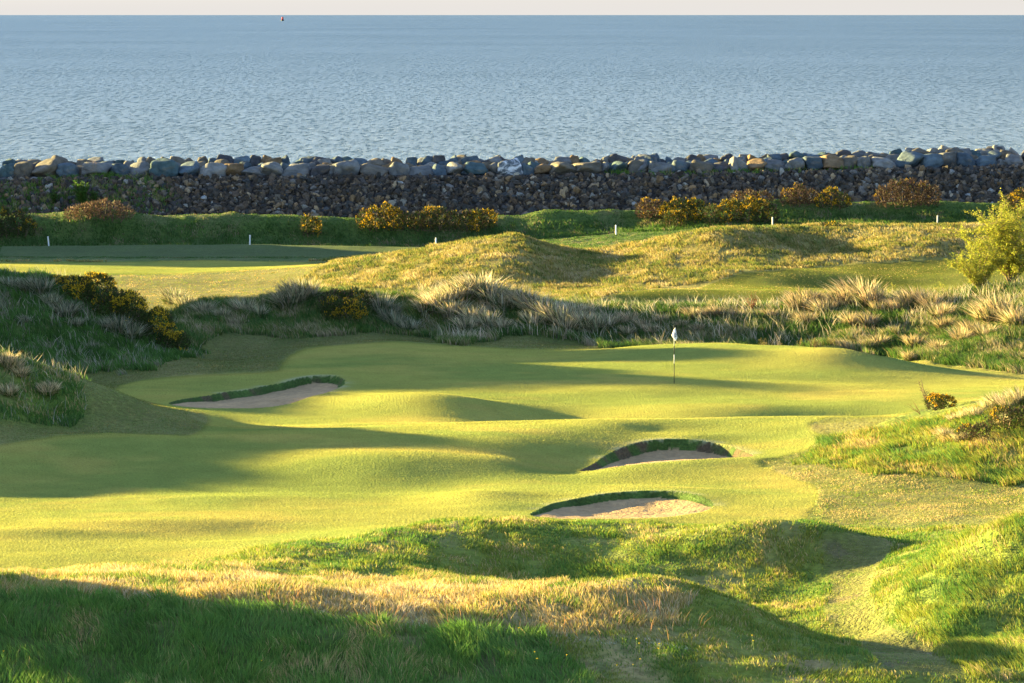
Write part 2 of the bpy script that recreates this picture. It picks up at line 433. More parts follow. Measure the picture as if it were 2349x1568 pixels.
# bunkers -----------------------------------------------------------------
BK = np.zeros(Z.shape, np.int8)      # 1.. sand, 11.. turf face
def rimw(name):
    r = RIM[name]
    P = [wpt(*p)[:2] for p in r]
    # Catmull smooth
    out = []
    m = len(P)
    for i in range(m):
        p0, p1, p2, p3 = P[i - 1], P[i], P[(i + 1) % m], P[(i + 2) % m]
        for k in range(5):
            t = k / 5
            out.append(tuple(0.5 * ((2 * p1[c]) + (-p0[c] + p2[c]) * t + (2*p0[c] - 5*p1[c] + 4*p2[c] - p3[c]) * t*t + (-p0[c] + 3*p1[c] - 3*p2[c] + p3[c]) * t**3) for c in (0, 1)))
    return out
BSPEC = {'front': (1, 0.19, 0.10), 'middle': (2, 0.31, 0.02), 'left': (3, 0.25, 0.04)}
for nm, (bid, fh, dip) in BSPEC.items():
    P = rimw(nm); pa = np.array(P)
    x0, x1, y0, y1 = pa[:, 0].min() - 1, pa[:, 0].max() + 1, pa[:, 1].min() - 1, pa[:, 1].max() + 1
    r0, r1 = np.searchsorted(yrows, [y0, y1])
    sl = (slice(r0, r1), slice(None))
    xs, ys = XX[sl], YY[sl]
    ins = in_poly(xs, ys, P)
    d = np.where(ins, 0.0, 0.0)
    sel = ins
    dd = poly_dist(xs[sel], ys[sel], P)
    # how much of a back wall: position within the depth span at that column
    xq = xs[sel]; yq = ys[sel]
    ylo = np.full(xq.shape, 1e9); yhi = np.full(xq.shape, -1e9)
    order = np.linspace(x0, x1, 200)
    lo = np.full(200, 1e9); hi = np.full(200, -1e9)
    dense = np.array([(pa[i] * (1 - t) + pa[(i + 1) % len(pa)] * t) for i in range(len(pa)) for t in np.linspace(0, 1, 12)])
    bi = np.clip(((dense[:, 0] - x0) / (x1 - x0) * 199).round().astype(int), 0, 199)
    np.minimum.at(lo, bi, dense[:, 1]); np.maximum.at(hi, bi, dense[:, 1])
    good = lo < 1e8
    lo = np.interp(order, order[good], lo[good]); hi = np.interp(order, order[good], hi[good])
    L = np.interp(xq, order, lo); H_ = np.interp(xq, order, hi)
    f = np.clip((yq - L) / np.maximum(H_ - L, 0.3), 0, 1)
    back = sstep(0.25, 0.8, f)
    sx_ = (xq - pa[:, 0].min()) / (pa[:, 0].max() - pa[:, 0].min())
    side = 0.30 + 0.70 * sstep(0.02, 0.34, sx_)
    if nm != 'left': side = side * (0.45 + 0.55 * sstep(1.0, 0.82, sx_))
    wall = 0.05 + (fh * side - 0.05) * back
    thick = 0.05 + 0.15 * back
    zz = Z[sl][sel] - wall * sstep(0.0, 1.0, dd / thick) - dip * sstep(0.15, 1.5, dd) + 0.03 * fbm(xq / 0.45, yq / 0.35, 31, 3) * sstep(0.2, 0.5, dd)
    Zs = Z[sl]; Zs[sel] = zz; Z[sl] = Zs
    B = BK[sl]
    edge = thick * 1.15 + 0.05 * back * (fbm(xq / 0.25, yq / 0.4, 33, 2) + 0.3)
    B[sel] = np.where(dd < edge, 10 + bid, bid)
    BK[sl] = B
PALEV = np.zeros_like(Z)
for nm in BSPEC:
    P = rimw(nm); pa = np.array(P)
    r0, r1 = np.searchsorted(yrows, [pa[:, 1].min() - 1, pa[:, 1].max() + 1.2])
    c0, c1 = np.searchsorted(ucols, [(pa[:, 0].min() - 1) / pa[:, 1].mean(), (pa[:, 0].max() + 1) / pa[:, 1].mean()])
    sl = (slice(r0, r1), slice(c0, c1))
    d = poly_dist(XX[sl], YY[sl], P)
    band = np.exp(-(d / 0.28) ** 2) * (YY[sl] > pa[:, 1].mean() - 0.3) * (BK[sl] == 0) * np.clip(0.55 + 0.9 * fbm(XX[sl] / 0.7, YY[sl] / 0.5, 83, 2), 0, 1)
    PALEV[sl] = np.maximum(PALEV[sl], band)
VYv = HY + (EYE - Z) * FV / YY

from_u = lambda xv: (xv - CX) / FV
def ground(X, Y):
    """height of the finished land at world points"""
    X = np.atleast_1d(np.asarray(X, float)); Y = np.atleast_1d(np.asarray(Y, float))
    u = X / Y
    i = np.clip(np.searchsorted(ucols, u) - 1, 0, NU - 2); j = np.clip(np.searchsorted(yrows, Y) - 1, 0, NY - 2)
    a = np.clip((u - ucols[i]) / (ucols[i + 1] - ucols[i]), 0, 1); b = np.clip((Y - yrows[j]) / (yrows[j + 1] - yrows[j]), 0, 1)
    return (Z[j, i] * (1 - a) * (1 - b) + Z[j, i + 1] * a * (1 - b) + Z[j + 1, i] * (1 - a) * b + Z[j + 1, i + 1] * a * b)
def gz(x, y): return float(ground(x, y)[0])
def spot(xv, yv, ymin=60, ymax=300):
    """first ground met by the sight line through a picture point"""
    Y = np.arange(ymin, ymax, 0.1)
    X = (xv - CX) * Y / FV
    z = ground(X, Y); ray = EYE - Y * (yv - HY) / FV
    k = np.nonzero(z >= ray)[0]
    y = Y[k[0]] if len(k) else ymax
    x = (xv - CX) * y / FV
    return Vector((x, y, gz(x, y)))
# visibility of each grid point from the eye (for spreading grass where it is seen)
ang = (Z + 0.0 - EYE) / YY
runmax = np.maximum.accumulate(np.where(YY > 66, ang, -9), axis=0)
VIS = ang >= runmax - 0.0022
# ---------------------------------------------------------------- materials
def new_mat(name):
    m = bpy.data.materials.new(name)
    m.use_nodes = True
    nt = m.node_tree
    b = nt.nodes['Principled BSDF']
    b.inputs['Specular IOR Level'].default_value = 0.2
    b.inputs['Roughness'].default_value = 0.8
    return m, nt, b
def N(nt, t, **kw):
    n_ = nt.nodes.new(t)
    for k, v in kw.items():
        if k in n_.inputs: n_.inputs[k].default_value = v
        else: setattr(n_, k, v)
    return n_
def noise(nt, scale, detail=3.0, rough=0.55, stretch=None, coord='Object'):
    tc = N(nt, 'ShaderNodeTexCoord')
    ns = N(nt, 'ShaderNodeTexNoise', Scale=scale, Detail=detail, Roughness=rough)
    src = tc.outputs[coord]
    if stretch:
        mp = N(nt, 'ShaderNodeMapping'); mp.inputs['Scale'].default_value = stretch
        nt.links.new(src, mp.inputs[0]); src = mp.outputs[0]
    nt.links.new(src, ns.inputs['Vector'])
    return ns
def maprange(nt, src, a, b, c, d):
    m = N(nt, 'ShaderNodeMapRange'); m.inputs[1].default_value = a; m.inputs[2].default_value = b; m.inputs[3].default_value = c; m.inputs[4].default_value = d
    nt.links.new(src, m.inputs[0]); return m.outputs[0]
def mulcol(nt, ca_, fac):
    """colour scaled by a value"""
    v = N(nt, 'ShaderNodeVectorMath', operation='SCALE')
    nt.links.new(ca_, v.inputs[0]); nt.links.new(fac, v.inputs['Scale']); return v.outputs[0]

def attr_mat(name, attr='Col', bump_scale=18, bump=0.4, dist=0.03, vscale=3.0, vlo=0.75, vhi=1.25, rough=0.9, stretch=None, sheen=0.0, spec=0.15):
    m, nt, b = new_mat(name)
    at = N(nt, 'ShaderNodeAttribute', attribute_name=attr)
    n1 = noise(nt, vscale, 5, 0.65, stretch)
    f = maprange(nt, n1.outputs[0], 0.3, 0.7, vlo, vhi)
    nt.links.new(mulcol(nt, at.outputs['Color'], f), b.inputs['Base Color'])
    n2 = noise(nt, bump_scale, 3, 0.6, stretch)
    bp = N(nt, 'ShaderNodeBump', Strength=bump, Distance=dist)
    nt.links.new(n2.outputs[0], bp.inputs['Height']); nt.links.new(bp.outputs[0], b.inputs['Normal'])
    b.inputs['Roughness'].default_value = rough
    b.inputs['Specular IOR Level'].default_value = spec
    if sheen:
        b.inputs['Sheen Weight'].default_value = sheen
        b.inputs['Sheen Roughness'].default_value = 0.5
        b.inputs['Sheen Tint'].default_value = (0.8, 0.9, 0.4, 1)
    return m
M_rough = attr_mat('rough_turf', bump_scale=9, bump=1.0, dist=0.10, vscale=5, vlo=0.6, vhi=1.35)
M_fair = attr_mat('mown_turf', bump_scale=14, bump=1.0, dist=0.11, vscale=14, vlo=0.82, vhi=1.18, spec=0.0)
M_sand = attr_mat('bunker_sand', bump_scale=9, bump=1.0, dist=0.07, vscale=6, vlo=0.8, vhi=1.15)
M_face = attr_mat('turf_face', bump_scale=20, bump=1.0, dist=0.06, vscale=12, vlo=0.5, vhi=1.4)

# ---------------------------------------------------------------- land colours
def mixc(C, mask, col, var=None):
    m = mask[..., None]
    return C * (1 - m) + np.array(col)[None, None, :] * m
n_big = fbm(XX / 7.0, YY / 9.0, 41, 3); n_mid = fbm(XX / 2.2, YY / 2.6, 43, 3); n_small = fbm(XX / 0.6, YY / 0.8, 47, 3)
G_lush = (0.070, 0.140, 0.022); G_yel = (0.19, 0.23, 0.035); G_straw = (0.36, 0.28, 0.12); G_gold = (0.33, 0.25, 0.075)
G_dark = (0.045, 0.085, 0.018)
C = np.zeros(Z.shape + (3,)) + np.array(G_yel)
C = mixc(C, sstep(-0.1, 0.5, n_mid), G_straw)
C = mixc(C, sstep(0.0, 0.6, n_small) * 0.6, G_lush)
def zone(poly, a, b, col, amt=1.0, soft=6):
    global C
    m = (in_poly(VX, VYv, poly) & (YY > a) & (YY < b)).astype(float)
    m = blur(m, soft) * amt
    C = mixc(C, m, col)
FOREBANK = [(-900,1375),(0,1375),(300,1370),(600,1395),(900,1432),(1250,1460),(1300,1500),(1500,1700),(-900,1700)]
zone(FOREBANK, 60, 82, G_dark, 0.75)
zone([(-900,1300),(500,1290),(700,1330),(1100,1330),(1600,1365),(1500,1440),(1250,1450),(900,1420),(600,1380),(0,1365),(-900,1365)], 78, 90, (0.42,0.31,0.15), 0.85)
zone([(500,1300),(600,1255),(800,1240),(1150,1195),(1900,1215),(1950,1320),(1500,1345),(900,1310)], 90, 102, G_yel, 0.7)
zone([(2060,1400),(2200,1225),(2349,1190),(3300,1100),(3300,1560),(2250,1560),(2100,1460)], 78, 92, (0.16,0.22,0.03), 0.8)
zone([(1960,1280),(2040,1270),(1990,1380),(2060,1440),(2180,1510),(2120,1530),(1980,1450),(1930,1380)], 80, 98, (0.17,0.18,0.07), 0.5)
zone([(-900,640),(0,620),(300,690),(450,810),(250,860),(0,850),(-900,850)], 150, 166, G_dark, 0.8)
zone([(-900,820),(0,830),(200,870),(330,930),(200,990),(0,970),(-900,980)], 118, 134, G_lush, 0.7)
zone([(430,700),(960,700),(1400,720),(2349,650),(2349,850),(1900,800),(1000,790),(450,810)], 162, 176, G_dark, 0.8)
zone([(760,600),(1180,530),(2349,505),(2349,600),(1650,650),(1550,670),(1000,670),(560,700),(200,700),(230,640)], 190, 228, (0.26,0.20,0.06), 0.75)
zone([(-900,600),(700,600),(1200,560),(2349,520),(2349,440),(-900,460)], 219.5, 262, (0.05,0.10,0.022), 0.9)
# mown turf
fw = np.array((0.36, 0.36, 0.088)); fw2 = np.array((0.20, 0.28, 0.072)); fw3 = np.array((0.50, 0.40, 0.11))
FC = fw[None, None, :] + 0 * C
t = sstep(-0.3, 0.5, fbm(XX / 6.0, YY / 4.0, 61, 4))[..., None] * 0.6
FC = FC * (1 - t) + fw2 * t
t = sstep(0.0, 0.6, fbm(XX / 4.0, YY / 2.5, 67, 4))[..., None] * 0.5
FC = FC * (1 - t) + fw3 * t
sf = second_fair[..., None]
FC = np.where(sf, np.array((0.17, 0.19, 0.04)) * (1 + 0.35 * n_mid[..., None]), FC)
FC = FC * (1 + 0.10 * fbm(XX / 0.7, YY / 0.5, 69, 3))[..., None]
pv = PALEV[..., None] * 0.45
FC = FC * (1 - pv) + np.array((0.52, 0.52, 0.40)) * pv
m = (1 - RoughS)[..., None]
C = C * (1 - m) + FC * m
sh = (ShortS * RoughS)[..., None]
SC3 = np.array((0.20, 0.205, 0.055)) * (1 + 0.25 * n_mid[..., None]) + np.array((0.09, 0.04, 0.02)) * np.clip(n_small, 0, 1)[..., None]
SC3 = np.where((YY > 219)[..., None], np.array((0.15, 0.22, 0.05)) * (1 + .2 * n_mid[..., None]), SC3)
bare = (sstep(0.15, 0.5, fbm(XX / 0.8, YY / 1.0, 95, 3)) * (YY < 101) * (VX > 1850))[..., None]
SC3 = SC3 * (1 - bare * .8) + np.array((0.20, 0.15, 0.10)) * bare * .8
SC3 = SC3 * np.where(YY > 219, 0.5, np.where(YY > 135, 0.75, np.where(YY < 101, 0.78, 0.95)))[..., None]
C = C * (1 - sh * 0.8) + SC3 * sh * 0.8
rk = RK[..., None]
C = C * (1 - rk) + np.array((0.05, 0.045, 0.045)) * rk
# bunker colours
sandc = np.array((0.44, 0.295, 0.150)) * (1 + 0.10 * n_small[..., None] + 0.12 * fbm(XX / 0.25, YY / 0.35, 91, 2)[..., None])
C = np.where(((BK > 0) & (BK < 10))[..., None], sandc, C)
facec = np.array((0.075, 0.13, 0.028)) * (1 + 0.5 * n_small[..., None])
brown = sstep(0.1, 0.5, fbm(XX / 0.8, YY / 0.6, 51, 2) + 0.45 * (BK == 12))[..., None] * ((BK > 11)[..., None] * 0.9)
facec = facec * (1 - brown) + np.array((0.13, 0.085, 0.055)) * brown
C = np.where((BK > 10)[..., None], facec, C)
C = np.clip(C, 0.005, 0.8)

# ---------------------------------------------------------------- land meshes (one sheet cut along its kinds of ground)
cellR = (RoughS[:-1, :-1] + RoughS[1:, :-1] + RoughS[:-1, 1:] + RoughS[1:, 1:]) / 4
cellB = BK[:-1, :-1]
cellY = YY[:-1, :-1]
cellVX = VX[:-1, :-1]; cellVY = VYv[:-1, :-1]
kindc = np.zeros(cellR.shape, np.int8)                  # 0 rough
kindc[cellR < 0.5] = 1                                  # fairway
green_poly = [(640,849),(660,800),(900,770),(1200,790),(1650,760),(2000,810),(2400,860),(2400,960),(1900,957),(1500,960),(1180,972),(900,950),(800,925),(800,880),(790,850)]
kindc[(kindc == 1) & (cellY > 131) & (cellY < 164) & in_poly(cellVX, cellVY, green_poly)] = 2
kindc[(kindc == 1) & (cellY > 205)] = 3
kindc[(kindc == 1) & (cellY > 178)] = 4
kindc[cellY > 279.8] = 5
vid = np.arange(NU * NY).reshape(NY, NU)
P3 = np.stack([XX, YY, Z], -1).reshape(-1, 3)
Cf = C.reshape(-1, 3)
def sub_mesh(name, cellmask, mat, parent=None, origin=None):
    j, i = np.nonzero(cellmask)
    q = np.stack([vid[j, i], vid[j, i + 1], vid[j + 1, i + 1], vid[j + 1, i]], 1)
    u, inv = np.unique(q.ravel(), return_inverse=True)
    V = P3[u].copy()
    if origin is not None: V -= np.array(origin)
    return mesh_np(name, V, inv.astype(np.int32), np.arange(len(j)) * 4, mat, parent, cols={'Col': Cf[u]})
nb = cellB == 0
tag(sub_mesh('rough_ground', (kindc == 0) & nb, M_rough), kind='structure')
tag(sub_mesh('fairway', (kindc == 1) & nb, M_fair), kind='structure')
tag(sub_mesh('putting_green', (kindc == 2) & nb, M_fair), kind='structure')
tag(sub_mesh('distant_green', (kindc == 3) & nb, M_fair), kind='structure')
tag(sub_mesh('distant_fairway', (kindc == 4) & nb, M_fair), kind='structure')
tag(sub_mesh('stone_embankment', (kindc == 5) & nb, M_rough), kind='structure')
BL = {'front': 'nearest kidney shaped sand bunker with grassy back wall, in the lower middle of the fairway',
      'middle': 'sand bunker with bare brown earth in its high back wall, behind the nearest bunker',
      'left': 'long slanting sand bunker in shade, to the left below the putting green'}
for nm, (bid, fh, dip) in BSPEC.items():
    P = np.array(rimw(nm)); c = P.mean(0)
    t = empty('sand_bunker', (c[0], c[1], gz(c[0], c[1])))
    tag(t, BL[nm], 'bunker')
    sub_mesh('sand', cellB == bid, M_sand, t, t.location)
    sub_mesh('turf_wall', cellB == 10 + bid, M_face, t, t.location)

# ---------------------------------------------------------------- sea
def make_sea():
    m, nt, b = new_mat('sea_water')
    b.inputs['Base Color'].default_value = (0.035, 0.085, 0.12, 1)
    b.inputs['Roughness'].default_value = 0.18
    b.inputs['Specular IOR Level'].default_value = 0.5
    b.inputs['IOR'].default_value = 1.33
    n1 = noise(nt, 1.1, 8, 0.82, (1.0, 0.13, 1))
    n3 = noise(nt, 0.006, 3, 0.6, (0.5, 0.3, 1))
    ad = N(nt, 'ShaderNodeMath', operation='MULTIPLY_ADD'); ad.inputs[1].default_value = 0.10
    nt.links.new(n3.outputs[0], ad.inputs[0]); nt.links.new(n1.outputs[0], ad.inputs[2])
    bp = N(nt, 'ShaderNodeBump', Strength=1.0, Distance=1.2)
    nt.links.new(n1.outputs[0], bp.inputs['Height'])
    f = maprange(nt, ad.outputs[0], 0.43, 0.67, 0.0, 1.0)
    # flat sea: noise paints in the chop's dark faces and sky reflections
    df = N(nt, 'ShaderNodeBsdfDiffuse'); df.inputs['Color'].default_value = (0.03, 0.07, 0.12, 1)
    gl = N(nt, 'ShaderNodeBsdfGlossy'); gl.inputs['Roughness'].default_value = 0.25; gl.inputs['Color'].default_value = (0.84, 0.92, 1.0, 1)
    nt.links.new(bp.outputs[0], gl.inputs['Normal'])
    ms = N(nt, 'ShaderNodeMixShader')
    nt.links.new(maprange(nt, f, 0, 1, 0.08, 0.47), ms.inputs[0]); nt.links.new(df.outputs[0], ms.inputs[1]); nt.links.new(gl.outputs[0], ms.inputs[2])
    nt.links.new(ms.outputs[0], nt.nodes['Material Output'].inputs['Surface'])
    xs = np.array([-30000, -3000, -300, 300, 3000, 30000.]); ys = np.array([301, 500, 1000, 3000, 9000, 40000.])
    X, Y = np.meshgrid(xs, ys); V = np.stack([X, Y, 0 * X + 3.0], -1).reshape(-1, 3)
    q = [[j * 6 + i, j * 6 + i + 1, (j + 1) * 6 + i + 1, (j + 1) * 6 + i] for j in range(5) for i in range(5)]
    o = mesh_np('sea', V, np.array(q).ravel(), np.arange(25) * 4, m)
    tag(o, kind='structure')
make_sea()
# ---------------------------------------------------------------- leaf and grass materials
def leaf_mat(name, attr='Col', trans=0.35, rough=0.6, spec=0.25, objcol=False, vary=0.15):
    m, nt, b = new_mat(name)
    at = N(nt, 'ShaderNodeAttribute', attribute_name=attr)
    src = at.outputs['Color']
    if objcol:
        oi = N(nt, 'ShaderNodeObjectInfo')
        mm = N(nt, 'ShaderNodeVectorMath', operation='MULTIPLY')
        nt.links.new(src, mm.inputs[0]); nt.links.new(oi.outputs['Color'], mm.inputs[1]); src = mm.outputs[0]
    nt.links.new(src, b.inputs['Base Color'])
    b.inputs['Roughness'].default_value = rough
    b.inputs['Specular IOR Level'].default_value = spec
    tr = N(nt, 'ShaderNodeBsdfTranslucent'); nt.links.new(src, tr.inputs['Color'])
    mx = N(nt, 'ShaderNodeMixShader'); mx.inputs[0].default_value = trans
    nt.links.new(b.outputs[0], mx.inputs[1]); nt.links.new(tr.outputs[0], mx.inputs[2])
    out = nt.nodes['Material Output']; nt.links.new(mx.outputs[0], out.inputs['Surface'])
    return m
M_blade = leaf_mat('grass_blades', trans=0.4)
M_marram = leaf_mat('marram_blades', trans=0.3, objcol=True)
M_leaf = leaf_mat('leaves', trans=0.45, objcol=True)
M_gorse = leaf_mat('gorse_spines', trans=0.15, rough=0.7, objcol=True)
M_flower = leaf_mat('petals', trans=0.35, objcol=True)

def bark_mat(name, c):
    m, nt, b = new_mat(name)
    n1 = noise(nt, 14, 4, 0.6)
    cr = N(nt, 'ShaderNodeMix', data_type='RGBA')
    cr.inputs['A'].default_value = (c[0] * .6, c[1] * .6, c[2] * .6, 1); cr.inputs['B'].default_value = (c[0] * 1.4, c[1] * 1.4, c[2] * 1.4, 1)
    nt.links.new(n1.outputs[0], cr.inputs['Factor']); nt.links.new(cr.outputs['Result'], b.inputs['Base Color'])
    return m
M_bark = bark_mat('bark', (0.16, 0.11, 0.07))
M_redbark = bark_mat('red_bark', (0.16, 0.06, 0.04))

def blades(root, h, lean, wid, colr, seed=0, tipmul=1.15, segs=2):
    """curved tapering blades. root (n,3), h (n,) height, lean (n,2) horizontal tip offset, wid (n,), colr (n,3)"""
    r = np.random.default_rng(seed)
    n_ = len(root)
    th = r.uniform(-0.9, 0.9, n_)
    wx = np.cos(th) * wid / 2; wy = np.sin(th) * wid / 2
    fr = [0.0, 0.5, 1.0] if segs == 2 else [0.0, 0.35, 0.7, 1.0]
    rings = []
    for f in fr:
        zc = h * (f - 0.12 * f * f)
        bx = lean[:, 0] * f ** 1.8; by = lean[:, 1] * f ** 1.8
        c = root + np.stack([bx, by, zc], 1)
        if f < 1.0:
            k = 1.0 - 0.45 * f
            rings.append(c - np.stack([wx * k, wy * k, 0 * wx], 1)); rings.append(c + np.stack([wx * k, wy * k, 0 * wx], 1))
        else:
            rings.append(c)
    V = np.stack(rings, 1)                       # n, k, 3
    k = V.shape[1]
    base = (np.arange(n_) * k)[:, None]
    L = []
    quads = [[0, 1, 3, 2]] if segs == 2 else [[0, 1, 3, 2], [2, 3, 5, 4]]
    lp = []
    st = []
    for q in quads: lp.append(base + np.array(q)[None])
    tri = [[2, 3, 4]] if segs == 2 else [[4, 5, 6]]
    lp.append(base + np.array(tri[0])[None])
    loops = np.concatenate(lp, 1).ravel()
    per = 4 * len(quads) + 3
    starts = (np.arange(n_) * per)[:, None] + np.array([4 * i for i in range(len(quads) + 1)])[None]
    shade = np.array([0.75, 0.75] + [1.0, 1.0] * (len(quads)) + [tipmul])
    if segs == 3: shade = np.array([0.7, 0.7, 0.95, 0.95, 1.1, 1.1, tipmul])
    Cc = colr[:, None, :] * shade[:k][None, :, None]
    return V.reshape(-1, 3), loops, starts.ravel(), Cc.reshape(-1, 3)

def pick_colour(n_, pal, wgt, r, jit=0.18):
    pal = np.array(pal); idx = r.choice(len(pal), n_, p=np.array(wgt) / np.sum(wgt))
    c = pal[idx] * (1 + r.normal(0, jit, (n_, 1))) * (1 + r.normal(0, 0.06, (n_, 3)))
    return np.clip(c, 0.004, 0.9)

# chance of each grid cell to carry grass, by region
area = np.zeros_like(Z)
dY = np.gradient(yrows)[:, None]; dX = np.gradient(ucols)[None, :] * YY
area = dY * dX
inview = (np.abs(UU) < 0.165) | ((np.abs(UU) < 0.20) & (YY < 150))
def scatter(name, mask, per_m2, hfun, widfun, pal, wgt, seed, leanx=0.0, patch=None, kind_label=None, ymax_jit=1.0, tipmul=1.15, clump=0.0):
    """grass blades over masked cells; density per square metre"""
    r = np.random.default_rng(seed)
    lam = (mask & inview & VIS) * area * per_m2
    if clump:
        cn = fbm(XX / 0.5, YY / 0.7, seed + 60, 2)
        lam = lam * np.clip(1 + clump * 2.2 * cn, 0.05, 3)
    cnt = r.poisson(lam)
    j, i = np.nonzero(cnt)
    c = cnt[j, i]
    j = np.repeat(j, c); i = np.repeat(i, c)
    n_ = len(j)
    fy = r.random(n_); fx = r.random(n_)
    j2 = np.minimum(j + 1, NY - 1); i2 = np.minimum(i + 1, NU - 1)
    Yp = yrows[j] * (1 - fy) + yrows[j2] * fy
    up = ucols[i] * (1 - fx) + ucols[i2] * fx
    Xp = up * Yp
    Zp = ground(Xp, Yp) - 0.01
    nz = fbm(Xp / 0.9, Yp / 1.2, seed + 5, 2)
    h = hfun(Xp, Yp) * (1 + 0.5 * nz) * r.uniform(0.55, 1.25, n_)
    h = np.maximum(h, 0.02)
    wd = widfun(Yp) * r.uniform(0.7, 1.3, n_)
    th = r.uniform(0, 2 * np.pi, n_)
    # clumps lean together
    ax = vnoise(Xp / 0.5, Yp / 0.6, seed + 8); ay = vnoise(Xp / 0.5 + 40, Yp / 0.6, seed + 9)
    lean = np.stack([(0.35 * np.cos(th) + 0.55 * ax + leanx) * h, (0.35 * np.sin(th) + 0.45 * ay) * h], 1)
    pc = np.array(wgt, float)
    nn = fbm(Xp / 1.1, Yp / 1.6, seed + 11, 3)
    pal = np.array(pal)
    # patchy mix: noise shifts between first and last colours of the palette
    t = np.clip((nn * 0.75 + r.normal(0, 0.24, n_)) + 0.47, 0, 0.9999)
    cum = np.cumsum(pc / pc.sum()); idx = np.searchsorted(cum, t)
    col = pal[np.minimum(idx, len(pal) - 1)] * (1 + r.normal(0, 0.16, (n_, 1))) * (1 + r.normal(0, 0.05, (n_, 3)))
    col = np.clip(col, 0.004, 0.9)
    V, lo, st, cc = blades(np.stack([Xp, Yp, Zp], 1), h, lean, wd, col, seed, tipmul)
    o = mesh_np(name, V, lo, st, M_blade, smooth=False, cols={'Col': cc})
    tag(o, kind_label, 'grass', kind='stuff')
    print(name, n_)
    return o
pxw = lambda Yp: 0.75 * Yp / 3840.0          # about three quarters of a picture element
jx = 30 * fbm(XX / 0.9, YY / 1.2, 71, 3) + 12 * vnoise(XX / .2, YY / .3, 75); jy = 14 * fbm(XX / 0.9 + 50, YY / 1.2, 73, 3) + 5 * vnoise(XX / .2, YY / .3, 77)
def Zmask(poly, a, b): return in_poly(VX + jx, VYv + jy, poly) & (YY > a) & (YY < b)
isrough = (RoughS > 0.6) & (BK == 0)
LUSH = (0.095, 0.20, 0.035); MID = (0.15, 0.23, 0.04); YEL = (0.24, 0.27, 0.04); STRAW = (0.50, 0.38, 0.17); GOLD = (0.44, 0.31, 0.085); PALE = (0.58, 0.47, 0.29); DARK = (0.055, 0.12, 0.022)
fb = Zmask(FOREBANK, 66, 82)
front = isrough & (YY > 70) & (YY < 104)
R1P = [(2060,1400),(2110,1300),(2200,1225),(2349,1185),(3300,1100),(3300,1568),(2250,1568),(2100,1470)]
r1 = Zmask(R1P, 76, 93)
crestP = [(-900,1300),(500,1290),(700,1330),(1100,1330),(1600,1365),(1560,1430),(1250,1455),(900,1430),(600,1390),(300,1368),(0,1372),(-900,1372)]
cr = Zmask(crestP, 78, 90)
pathm = (ShortS > 0.5)
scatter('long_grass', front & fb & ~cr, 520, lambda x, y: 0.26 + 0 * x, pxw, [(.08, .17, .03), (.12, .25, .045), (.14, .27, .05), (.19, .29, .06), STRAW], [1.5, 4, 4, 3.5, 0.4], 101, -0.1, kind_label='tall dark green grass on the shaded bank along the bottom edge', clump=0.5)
scatter('dry_grass', front & cr, 480, lambda x, y: 0.17 + 0 * x, pxw, [MID, YEL, STRAW, GOLD, PALE], [1, 2, 4, 3, 2.5], 102, kind_label='sunlit straw coloured grass along the crest of the foreground bank', clump=0.4)
scatter('meadow_grass', front & ~fb & ~cr & ~r1 & ~pathm, 330, lambda x, y: 0.11 + 0 * x, pxw, [LUSH, MID, YEL, YEL, STRAW], [2.5, 3, 3.5, 2.5, 1.4], 103, kind_label='short tufty green grass in the hollow below the fairway', clump=0.7)
scatter('meadow_grass', front & r1, 420, lambda x, y: 0.17 + 0 * x, pxw, [LUSH, MID, YEL, YEL, STRAW], [1.5, 3, 4, 4, 0.7], 104, -0.35, kind_label='bright yellow green grass on the mound at the lower right edge', clump=0.7)
scatter('short_grass', front & pathm & ~r1, 150, lambda x, y: 0.035 + 0 * x, pxw, [LUSH, MID, YEL, (.36, .29, .15)], [2, 3, 2, 2], 105, kind_label='worn short grass along the trodden path between the foreground mounds', clump=0.8)
midr = isrough & (YY > 104) & (YY < 141)
r2 = midr & Zmask([(1820,1058),(1860,1030),(1990,980),(2130,925),(2349,880),(3300,800),(3300,1200),(2349,1118),(2050,1090)], 110, 124)
scatter('dune_grass', r2 & (YY < 123), 330, lambda x, y: 0.22 + 0 * x, pxw, [LUSH, MID, YEL, YEL, GOLD, STRAW], [1.5, 3, 4, 3, 2, 1.8], 106, -0.35, kind_label='lush yellow green grass on the dune at the right edge beside the middle bunker', clump=0.7)
scatter('dry_grass', midr & ~r2 & (YY < 122) & (VX > 1500), 150, lambda x, y: 0.045 + 0 * x, pxw, [MID, YEL, STRAW, STRAW], [2, 2, 3, 2], 107, kind_label='thin dry grass on the flat right of the nearest bunker', clump=0.8)
scatter('dune_grass', midr & (ShortS < 0.5) & (YY > 118) & (VX < 800), 300, lambda x, y: 0.24 + 0 * x, pxw, [DARK, LUSH, MID, STRAW], [2, 4, 2.5, 1.3], 108, kind_label='shaded green grass on the small dune at the left edge', clump=0.6)
scatter('short_grass', midr & (ShortS > 0.5) & (YY > 118) & (VX < 900), 90, lambda x, y: 0.03 + 0 * x, pxw, [LUSH, MID, GOLD], [2, 3, 2], 109, kind_label='close brownish grass around the foot of the small left dune')
backr = isrough & (YY > 141) & (YY < 180)
big = backr & Zmask([(-900,640),(0,600),(130,600),(300,690),(470,820),(330,850),(200,862),(0,860),(-900,850)], 148, 168)
scatter('dune_grass', big, 230, lambda x, y: 0.32 + 0 * x, pxw, [DARK, LUSH, LUSH, (0.20, 0.20, 0.12), (0.30, 0.27, 0.18)], [3, 4, 3, 1.6, 1.2], 110, -0.2, kind_label='dark rank grass covering the big dune at the left edge', clump=0.5)
